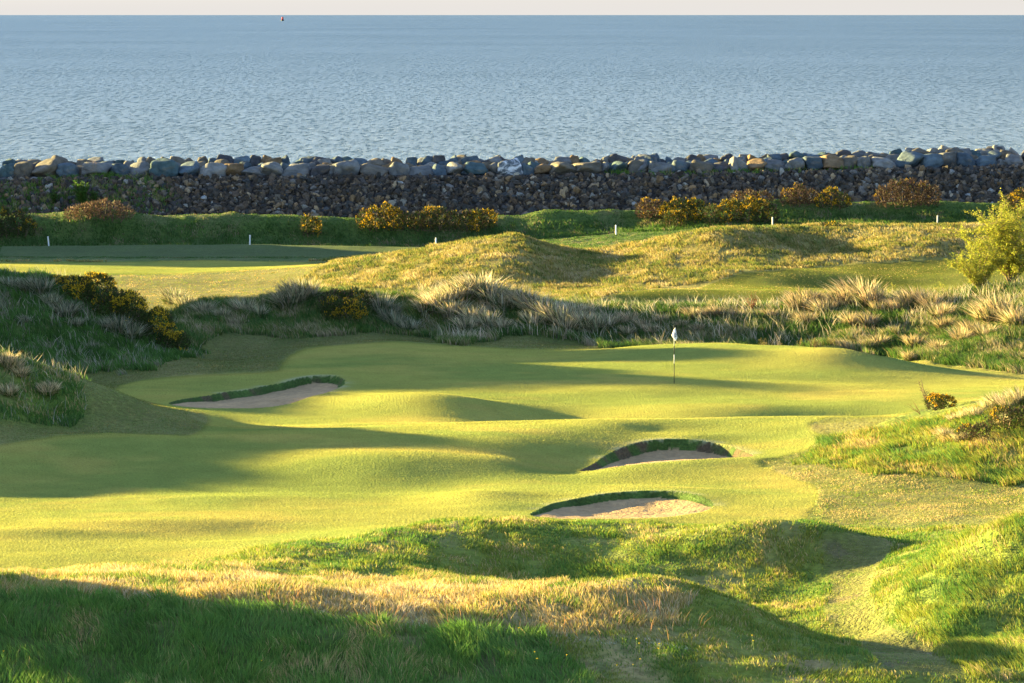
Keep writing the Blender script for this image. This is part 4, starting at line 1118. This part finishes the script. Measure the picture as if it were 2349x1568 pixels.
def shrub(name, xv, yv, H, W, stems, leafn, lsize, lcol, label, cat='shrub', group=None, seed=1, bark=None, twigs=4, stemr=0.03, Y=None, leafpart='leaves', up=0.5, lean=0.0):
    r = np.random.default_rng(seed)
    p = spot(xv, yv, 66) if Y is None else Vector(((xv - CX) * Y / FV, Y, gz((xv - CX) * Y / FV, Y)))
    t = empty(name, p); tag(t, label, cat, group)
    br = []; tips = []
    for k in range(stems):
        a = r.uniform(0, 6.28); sp = r.uniform(0.1, 1.0) ** .7
        hx = math.cos(a) * W / 2 * sp + lean * H; hy = math.sin(a) * W / 2 * sp * .8
        hh = H * (1 - 0.45 * sp ** 2) * r.uniform(.8, 1.0)
        P = []
        for f in np.linspace(0, 1, 6):
            P.append(Vector((hx * f ** (1 + up) + r.normal(0, .02) * H * f, hy * f ** (1 + up) + r.normal(0, .02) * H * f, hh * f - (0.05 if f == 0 else 0))))
        br.append(tube(P, [stemr * (1 - .8 * f) for f in np.linspace(0, 1, 6)], 4))
        for q in range(twigs):
            f0 = r.uniform(.2, .95); i = min(int(f0 * 5), 4); b0 = P[i].lerp(P[i + 1], f0 * 5 - i)
            d = Vector((r.normal(0, 1), r.normal(0, 1), r.uniform(.2, 1.1))).normalized() * H * r.uniform(.10, .24)
            b1 = b0 + d * .5 + Vector((0, 0, .02)); b2 = b0 + d
            br.append(tube([b0, b1, b2], [stemr * .4, stemr * .3, stemr * .12], 3)); tips.append((b0, b2))
        tips.append((P[2], P[5])); tips.append((P[3], P[5])); tips.append((P[1], P[4]))
    V, F = join_polys(br); mesh_py('branches', V, F, bark or M_bark, t)
    if leafn:
        ti = r.integers(0, len(tips), leafn); f = r.uniform(0, 1.03, leafn)
        A0 = np.array([tuple(a_) for a_, _ in tips]); B0 = np.array([tuple(b_) for _, b_ in tips])
        P = A0[ti] * (1 - f[:, None]) + B0[ti] * f[:, None] + r.normal(0, .035 * H ** .5, (leafn, 3)) * .8
        P[:, 2] = np.maximum(P[:, 2], 0.03)
        L = lsize * r.uniform(.6, 1.3, leafn)
        col = pick_colour(leafn, lcol, [1] * len(lcol), r, .15)
        lean_ = r.normal(0, .8, (leafn, 2)) * L[:, None]
        V, lo, st, cc = blades(P, L * r.uniform(-.2, 1.0, leafn), lean_, L * .55, col, seed, 1.0)
        mesh_np(leafpart, V, lo, st, M_leaf, t, smooth=False, cols={'Col': cc})
    for ch in t.children: ch.color = (1, 1, 1, 1)
    return t
WL = [(.36,.38,.05), (.45,.44,.07), (.26,.30,.04)]
shrub('willow_shrub', 2318, 676, 4.1, 5.8, 26, 30000, .085, WL, 'large yellow green willow bush in fresh leaf cut by the right edge', seed=61, twigs=16, stemr=.03, Y=172.3)
shrub('willow_shrub', 2248, 668, 2.5, 3.3, 18, 11000, .075, WL, 'smaller yellow green willow bush at the left foot of the large one', seed=62, twigs=12, stemr=.022, Y=171.0)
shrub('sapling', 2046, 690, .95, .5, 5, 260, .07, WL, 'leafy yellow green sapling standing in marram grass left of the willow', seed=63, twigs=3, stemr=.012)
shrub('sapling', 2160, 678, .8, .3, 3, 130, .07, WL, 'short leafy shoot just left of the willow bush', seed=64, twigs=3, stemr=.01)
shrub('elder_shrub', 186, 462, 2.2, 1.5, 12, 4200, .12, [(.06,.15,.02), (.09,.19,.03)], 'upright bright green shrub growing from the rubble slope at left', seed=65, Y=281.0, twigs=5)
shrub('elder_shrub', 122, 452, 1.3, .9, 7, 1100, .11, [(.05,.12,.02), (.07,.15,.03)], 'small green shrub on the rubble slope left of the upright one', seed=66, Y=281.2, twigs=4)
shrub('elder_shrub', 217, 450, 1.1, .8, 6, 800, .11, [(.05,.12,.02), (.07,.15,.03)], 'small green shrub on the rubble slope right of the upright one', seed=67, Y=281.3, twigs=4)
shrub('dead_stalks', 212, 410, 1.4, 1.6, 26, 0, .1, [], 'clump of pale dead stalks in front of the sea wall boulders at left', 'plant', seed=68, Y=284.9, twigs=4, stemr=.016, bark=bark_mat('dead_stalk', (.34, .25, .17)), up=.2)
shrub('bare_sapling', 2131, 940, 1.35, .35, 2, 60, .04, [(.20,.12,.05)], 'thin bare sapling leaning left beside the small gorse bush', 'tree', seed=69, twigs=11, stemr=.026, up=.1, leafpart='buds', lean=-.22)
shrub('dead_twigs', 2112, 950, .55, .5, 5, 0, .04, [], 'low bare twigs leaning left at the foot of the bare sapling', 'plant', seed=70, twigs=3, stemr=.009, up=.1, lean=-.5, bark=M_redbark)
shrub('red_twig_shrub', 1725, 716, 1.0, 1.0, 14, 130, .05, [(.22,.07,.03)], 'reddish bare twiggy shrub on the ridge right of the flag', seed=71, twigs=6, stemr=.012, bark=M_redbark, leafpart='buds')
for k, (xv, yv, h_) in enumerate([(1752, 782, .8), (1790, 785, .75), (1835, 792, .6), (1870, 797, .5), (1905, 800, .45), (2050, 850, .35)]):
    shrub('dry_weed', xv, yv, h_, .55, 12, 260, .04, [(.30,.24,.07), (.22,.2,.05)], 'brown dry weed stems behind the green, %s from the left' % ordn(k + 1), 'plant', 'dry weeds behind the green', seed=80 + k, twigs=3, stemr=.007, leafpart='seed_heads', Y=163.2)

# ---------------------------------------------------------------- marram tussocks
def tuft_mesh(seed, n_=260, L=1.0, R=0.42, lean=-0.15):
    r = np.random.default_rng(seed)
    a = r.uniform(0, 6.28, n_); q = R * np.sqrt(r.random(n_))
    P = np.stack([q * np.cos(a), q * np.sin(a), -0.03 + 0 * a], 1)
    ln = L * r.uniform(.5, 1.1, n_)
    out = (q / R) * 0.5 + r.normal(0, .18, n_); out = np.where(r.random(n_) < .12, out + r.uniform(.3, .8, n_), out)
    le = np.stack([np.cos(a) * out * ln + lean * ln, np.sin(a) * out * ln], 1) + r.normal(0, .08, (n_, 2))
    h = ln * np.sqrt(np.clip(1 - (out * .75) ** 2, .15, 1))
    col = pick_colour(n_, [(.56, .47, .31), (.44, .38, .24), (.28, .28, .17), (.10, .13, .06), (.72, .62, .44)], [2.6, 2.4, 2.2, 3.2, 1.8], r)
    V, lo, st, cc = blades(P, h, le, np.full(n_, .036), col, seed, 1.05, 3)
    # green thatch low in the tussock
    n2 = 160
    a = r.uniform(0, 6.28, n2); q = R * 1.15 * np.sqrt(r.random(n2))
    P2 = np.stack([q * np.cos(a), q * np.sin(a), -0.03 + 0 * a], 1)
    l2 = np.stack([np.cos(a), np.sin(a)], 1) * .2 * L
    V2, lo2, st2, cc2 = blades(P2, np.full(n2, .35 * L), l2, np.full(n2, .045), pick_colour(n2, [(.07, .13, .03), (.2, .19, .09)], [2, 1.4], r), seed + 1, 1.0, 3)
    lo = np.concatenate([lo, lo2 + len(V)]); st = np.concatenate([st, st2 + n_ * 11])
    return mesh_np('marram_tussock', np.concatenate([V, V2]), lo, st, M_marram, smooth=False, cols={'Col': np.concatenate([cc, cc2])}, link=False).data
TM = [tuft_mesh(900 + k, L=1.0 + .12 * (k % 3), lean=[-.02, -.16, -.08][k % 3]) for k in range(8)]
TF = [  # place, spots, tint; lower tints paint shade into the shaded left-hand groups
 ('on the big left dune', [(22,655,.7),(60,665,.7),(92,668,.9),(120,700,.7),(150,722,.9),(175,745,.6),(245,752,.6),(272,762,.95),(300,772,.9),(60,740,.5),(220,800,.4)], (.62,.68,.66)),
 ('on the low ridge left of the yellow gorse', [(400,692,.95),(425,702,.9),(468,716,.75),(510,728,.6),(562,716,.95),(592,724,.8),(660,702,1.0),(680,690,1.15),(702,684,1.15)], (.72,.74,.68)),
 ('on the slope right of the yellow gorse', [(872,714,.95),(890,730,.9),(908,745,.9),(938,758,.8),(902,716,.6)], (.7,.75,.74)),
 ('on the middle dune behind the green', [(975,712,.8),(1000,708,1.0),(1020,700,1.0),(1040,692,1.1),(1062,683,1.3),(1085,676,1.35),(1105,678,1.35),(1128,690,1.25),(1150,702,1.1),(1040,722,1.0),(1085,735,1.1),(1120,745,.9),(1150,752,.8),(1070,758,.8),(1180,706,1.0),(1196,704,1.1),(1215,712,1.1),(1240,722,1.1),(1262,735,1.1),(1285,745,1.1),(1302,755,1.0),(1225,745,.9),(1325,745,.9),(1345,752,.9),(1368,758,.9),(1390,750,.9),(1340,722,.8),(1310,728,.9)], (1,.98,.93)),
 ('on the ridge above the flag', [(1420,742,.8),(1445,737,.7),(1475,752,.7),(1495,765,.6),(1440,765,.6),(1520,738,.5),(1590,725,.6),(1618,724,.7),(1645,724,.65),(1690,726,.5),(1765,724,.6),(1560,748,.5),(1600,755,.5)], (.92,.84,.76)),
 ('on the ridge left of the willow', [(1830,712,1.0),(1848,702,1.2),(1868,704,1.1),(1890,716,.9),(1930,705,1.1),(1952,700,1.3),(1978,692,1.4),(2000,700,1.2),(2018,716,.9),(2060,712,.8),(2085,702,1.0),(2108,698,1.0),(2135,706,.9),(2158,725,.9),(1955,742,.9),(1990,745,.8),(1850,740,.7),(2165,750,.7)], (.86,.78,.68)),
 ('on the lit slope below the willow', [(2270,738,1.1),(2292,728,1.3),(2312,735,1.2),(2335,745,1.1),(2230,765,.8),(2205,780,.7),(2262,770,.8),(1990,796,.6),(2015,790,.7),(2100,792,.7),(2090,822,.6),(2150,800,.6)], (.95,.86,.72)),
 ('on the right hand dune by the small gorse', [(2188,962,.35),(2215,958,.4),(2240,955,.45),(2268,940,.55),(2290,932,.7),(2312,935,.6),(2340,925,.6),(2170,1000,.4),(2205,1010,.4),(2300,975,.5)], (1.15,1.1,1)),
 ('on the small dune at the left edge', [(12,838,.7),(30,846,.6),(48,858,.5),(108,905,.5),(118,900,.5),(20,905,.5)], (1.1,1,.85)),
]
tr = random.Random(3)
for place, lst, tint in TF:
    lst = sorted(lst)
    for k, (xv, yv, s_) in enumerate(lst):
        p = spot(xv, yv + 4, 100)
        o = bpy.data.objects.new('marram_tussock', tr.choice(TM)); COL.objects.link(o)
        o.location = p; o.rotation_euler = (0, 0, tr.uniform(-.5, .5)); q = s_ * tr.uniform(.9, 1.1)
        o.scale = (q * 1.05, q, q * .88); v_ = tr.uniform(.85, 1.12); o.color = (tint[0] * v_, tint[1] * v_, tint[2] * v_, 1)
        big_ = 'tall' if s_ > 1.05 else ('low' if s_ < .75 else 'bushy')
        tag(o, '%s %s tussock %s, %s from left' % (big_, 'marram', place, ordn(k + 1)), 'grass tussock', 'marram tussocks ' + place)

# ---------------------------------------------------------------- flag, stakes, buoy, birds
def flat_mat(name, c, rough=.5):
    m, nt, b = new_mat(name); b.inputs['Roughness'].default_value = rough
    n1 = noise(nt, 12, 3); f = maprange(nt, n1.outputs[0], .3, .7, .9, 1.08)
    rgb = N(nt, 'ShaderNodeRGB'); rgb.outputs[0].default_value = (*c, 1)
    nt.links.new(mulcol(nt, rgb.outputs[0], f), b.inputs['Base Color']); return m
M_white = flat_mat('white_paint', (.80, .80, .78)); M_black = flat_mat('black_paint', (.02, .02, .022)); M_red = flat_mat('red_paint', (.45, .05, .06)); M_cloth = flat_mat('white_cloth', (.82, .82, .84), .9); M_ink = flat_mat('navy_ink', (.03, .04, .09), .8)
def lathe_mesh(name, prof, mat, parent=None, sides=16):
    V = []; F = []
    for r0, z in prof:
        for s in range(sides): V.append((r0 * math.cos(2 * math.pi * s / sides), r0 * math.sin(2 * math.pi * s / sides), z))
    for i in range(len(prof) - 1):
        for s in range(sides):
            s2 = (s + 1) % sides; F.append((i * sides + s, i * sides + s2, (i + 1) * sides + s2, (i + 1) * sides + s))
    F.append(tuple(range(sides))[::-1]); F.append(tuple((len(prof) - 1) * sides + s for s in range(sides)))
    return mesh_py(name, V, F, mat, parent, True)
fp = spot(1546.5, 880, 120)
t = empty('flagstick', fp); tag(t, 'black and white striped flagstick with a limp white flag standing on the green', 'golf flag')
ps = [(-.05, .741, M_black), (.741, 1.09, M_white), (1.09, 1.42, M_black), (1.42, 2.05, M_white), (2.05, 2.14, M_black)]
for z0, z1, m_ in ps: lathe_mesh('pole_section', [(.0135, z0), (.0135, z1)], m_, t)
lathe_mesh('finial', [(.020, 2.14), (.024, 2.155), (.018, 2.175), (.004, 2.185)], M_black, t)
# cloth hangs limp from the stick: rows down, folded in two leaves
def cloth():
    rows = 14; V = []; F = []
    L = [(855,165),(783,335),(865,447)]
    for i in range(rows + 1):
        f = i / rows; yz = 165 + (447 - 165) * f
        if yz < 335: xl = 855 + (783 - 855) * (yz - 165) / 170
        else: xl = 783 + (862 - 783) * (yz - 335) / 112
        if yz < 375: xr = 857 + (902 - 857) * (yz - 165) / 210
        else: xr = 902 + (868 - 902) * (yz - 375) / 72
        xm = 836 + (f * 26 if f > .8 else f * 8)
        xm = min(max(xm, xl + 1), xr - 1)
        z = (1345 - yz) / 560.0
        for j, xq in enumerate(np.linspace(0, 1, 9)):
            xx_ = xl + (xm - xl) * xq * 2 if xq <= .5 else xm + (xr - xm) * (xq - .5) * 2
            y = -.020 - .05 * math.sin(math.pi * xq) * (.3 + f) + .012 * math.sin(7 * xq + 5 * f)
            V.append(((xx_ - 835) / 560.0, y, z))
    for i in range(rows):
        for j in range(8):
            a = i * 9 + j; F.append((a, a + 1, a + 10, a + 9))
    return V, F
V, F = cloth(); fo = mesh_py('flag', V, F, M_cloth, t, True)
so = fo.modifiers.new('thickness', 'SOLIDIFY'); so.thickness = .004
def stroke(pts_, wd=.011):
    Vs = []; Fs = []
    for i, (x, z) in enumerate(pts_):
        nx_, nz_ = pts_[min(i + 1, len(pts_) - 1)]; px_, pz_ = pts_[max(i - 1, 0)]
        d = Vector((nx_ - px_, 0, nz_ - pz_)).normalized(); nn_ = Vector((-d.z, 0, d.x)) * wd / 2
        for yy_ in (-.082, -.076):
            Vs.append((x + nn_.x, yy_, z + nn_.z)); Vs.append((x - nn_.x, yy_, z - nn_.z))
    for i in range(len(pts_) - 1):
        a = 4 * i; Fs += [(a, a + 1, a + 5, a + 4), (a + 2, a + 6, a + 7, a + 3), (a, a + 4, a + 6, a + 2), (a + 1, a + 3, a + 7, a + 5)]
    return Vs, Fs
def zx(x, y): return ((x - 835) / 560.0, (1345 - y) / 560.0)
em = [stroke([zx(842, 275), zx(860, 300), zx(884, 325)]), stroke([zx(878, 272), zx(864, 295), zx(846, 320)]),
      stroke([zx(884, 295), zx(888, 310), zx(880, 322)]),
      stroke([zx(870 + 11 * math.cos(a), 346 + 14 * math.sin(a)) for a in np.linspace(0, 6.28, 11)]), stroke([zx(852, 338), zx(856, 352), zx(866, 368)])]
V, F = join_polys(em); mesh_py('emblem', V, F, M_ink, fo)

def stake_mesh():
    bm = bmesh.new(); bmesh.ops.create_cube(bm, size=1)
    for v in bm.verts: v.co.x *= .085; v.co.y *= .06; v.co.z = -.1 if v.co.z < 0 else .60
    top = [v for v in bm.verts if v.co.z > .5]
    f = [f for f in bm.faces if all(v in top for v in f.verts)][0]
    g = bmesh.ops.inset_region(bm, faces=[f], thickness=.018)
    for v in f.verts: v.co.z += .03
    bmesh.ops.bevel(bm, geom=[e for e in bm.edges if abs(e.verts[0].co.z - e.verts[1].co.z) > .3], offset=.008, segments=1, affect='EDGES')
    me = bpy.data.meshes.new('boundary_stake'); bm.to_mesh(me); bm.free(); me.materials.append(M_white); return me
SM = stake_mesh()
SL = ['below the dark bank near the left edge, leftmost of the stakes', 'between the left edge and the small narrow gorse bush', 'below the gorse thicket, just above the rising golden dune',
      'standing in dark grass left of the right hand gorse thicket', 'half hidden behind the golden dune crest below the wide gorse bush', 'below the domed brown gorse, rightmost of the stakes']
for k, (xv, yv, tilt, Y) in enumerate([(112, 564, -.1, None), (573, 561, .02, None), (1000, 567, 0, None), (1413, 538, 0, None), (1772, 520, .0, None), (2150, 516, .05, None)]):
    p = spot(xv, yv, 236)
    o = bpy.data.objects.new('boundary_stake', SM); COL.objects.link(o); o.location = p; o.rotation_euler = (0, tilt, .2 * k)
    tag(o, 'white wooden boundary stake ' + SL[k], 'stake', 'white boundary stakes along the far bank')

SEA = 3.0
Yb = (EYE - SEA) * FV / (47.5 - HY)
t = empty('navigation_buoy', ((648 - CX) * Yb / FV, Yb, SEA)); tag(t, 'red navigation buoy with a dark float far out near the horizon', 'buoy')
lathe_mesh('float', [(3.0, -1.0), (4.0, 0.2), (4.0, 1.8), (3.0, 2.6), (2.0, 2.8)], M_black, t)
lathe_mesh('tower', [(2.6, 2.8), (2.0, 7.0), (2.1, 7.2), (2.1, 9.2), (1.2, 9.6)], M_red, t, 10)
lathe_mesh('lantern', [(.6, 9.6), (.7, 10.4), (.2, 10.9)], M_red, t, 8)
V, F = join_polys([tube([(2.9, 0, 2.6), (2.9, 0, 9.4)], [.22, .22], 5)]); mesh_py('ladder_post', V, F, M_black, t)
Yd = (EYE - SEA) * FV / (105 - HY)
def skin_body(name, pts_, mat):
    V, F = tube([p_[0] for p_ in pts_], [p_[1] for p_ in pts_], 8)
    return V, F
t = empty('seabird', ((1114 - CX) * Yd / FV, Yd, SEA)); tag(t, 'tiny dark seabird sitting on the open water right of the buoy', 'bird')
V, F = skin_body('b', [((-.38, 0, .16), .01), ((-.25, 0, .12), .09), ((0, 0, .10), .15), ((.18, 0, .14), .12), ((.26, 0, .28), .06), ((.28, 0, .42), .055), ((.33, 0, .47), .06), ((.40, 0, .46), .03), ((.47, 0, .45), .008)], None)
mesh_py('body', V, F, M_black, t, True)
Yg = 655.0
t = empty('seabird', ((2168 - CX) * Yg / FV, Yg, EYE - Yg * (282 - HY) / FV)); tag(t, 'dark seabird gliding low over the water near the right edge', 'bird')
V, F = skin_body('b', [((.0, -.24, 0), .005), ((.0, -.14, .01), .03), ((0, 0, 0), .055), ((0, .13, .01), .045), ((0, .2, .03), .03), ((0, .29, .02), .005)], None)
mesh_py('body', V, F, M_black, t, True)
for s in (-1, 1):
    P_ = [(0, 0, .02), (s * .2, .03, .10), (s * .42, -.05, .02 - .05 * (s < 0)), (s * .52, -.10, -.03 - .05 * (s < 0))]
    ch = [.16, .14, .09, .02]; V = []; F = []
    for (x_, y_, z_), c_ in zip(P_, ch):
        V += [(x_, y_ + c_ / 2, z_), (x_, y_ - c_ / 2, z_), (x_, y_ - c_ / 2, z_ - .012), (x_, y_ + c_ / 2, z_ - .012)]
    for i in range(3):
        a = 4 * i
        for q in range(4): F.append((a + q, a + (q + 1) % 4, a + 4 + (q + 1) % 4, a + 4 + q))
    F += [(3, 2, 1, 0), (12, 13, 14, 15)]
    mesh_py('wing', V, F, M_black, t)

# small yellow wild flowers in the foreground bank
fl_st = tube([(0, 0, 0), (.01, 0, .14), (.0, 0, .27)], [.004, .004, .003], 4)
def flower():
    V = [(0, 0, .285)]; F = []
    for k in range(12):
        a = k * math.pi / 6; r0 = .022 if k % 2 else .012; V.append((r0 * math.cos(a), r0 * math.sin(a), .295 if k % 2 else .283))
    for k in range(12): F.append((0, 1 + k, 1 + (k + 1) % 12))
    V.append((0, 0, .268))
    for k in range(12): F.append((13, 1 + (k + 1) % 12, 1 + k))
    return V, F
M_yel = flat_mat('flower_yellow', (.85, .6, .02)); M_grn = flat_mat('stalk_green', (.08, .16, .03))
sm_ = None
for k, (xv, yv) in enumerate([(1190,1476),(1226,1528),(1232,1545),(1460,1498),(1466,1510),(1512,1510),(1510,1520),(1468,1548),(1415,1560),(1452,1560),(1725,1490),(1728,1502),(8,1530),(600,1548),(1300,1535)]):
    p = spot(xv, yv, 66)
    t = empty('wild_flower', p); tag(t, 'tiny yellow wild flower in the dark grass along the bottom edge', 'flower', 'yellow wild flowers of the foreground bank')
    if sm_ is None:
        a_ = mesh_py('stalk', *fl_st, M_grn, t); b2 = mesh_py('flower_head', *flower(), M_yel, t); sm_ = (a_.data, b2.data)
    else:
        for nm_, d_ in zip(('stalk', 'flower_head'), sm_):
            o = bpy.data.objects.new(nm_, d_); COL.objects.link(o); o.parent = t
# tall seed stalks standing above the grass
def stalks(mask, per, h_, pal, seed, label):
    return scatter('seed_stalks', mask, per, lambda x, y: h_ + 0 * x, lambda y: .5 * y / 3840, pal, [1] * len(pal), seed, kind_label=label, tipmul=1.3)
stalks(Zmask([(450,1350),(640,1360),(1500,1380),(1600,1440),(1500,1490),(900,1440),(450,1400)], 76, 90), 7, .42, [(.45,.22,.10), (.5,.33,.16)], 201, 'reddish seed stalks standing above the foreground bank')
stalks(Zmask([(1000,1340),(1600,1370),(1600,1400),(1000,1365)], 80, 92), 10, .34, [(.55,.42,.24), (.62,.5,.32)], 202, 'pale seed stalks on the foreground crest')
emb = (YY > 278.5) & (YY < 286)
scatter('embankment_grass', emb & in_poly(VX, VYv, [(-300,430),(60,425),(150,410),(330,405),(380,430),(420,470),(380,500),(-300,500)]), 90, lambda x, y: .42 + 0 * x, pxw, [DARK, LUSH, MID, (.28,.24,.12)], [2, 3, 3, 2], 203, kind_label='sparse green grass growing through the rubble at left', clump=1.2)
scatter('embankment_grass', emb & in_poly(VX, VYv, [(1380,395),(1560,395),(1760,380),(2020,375),(2020,410),(1780,400),(1600,420),(1400,410)]), 34, lambda x, y: .34 + 0 * x, pxw, [LUSH, MID, (.28,.24,.12)], [3, 3, 3], 204, kind_label='thin grass at the top of the rubble slope right of centre', clump=1.2)

for o in SC.objects:
    if 'label' in o and o.parent is None:
        nwd = len(o['label'].split())
        if nwd > 16 or nwd < 4: print('LABEL', nwd, o['label'])
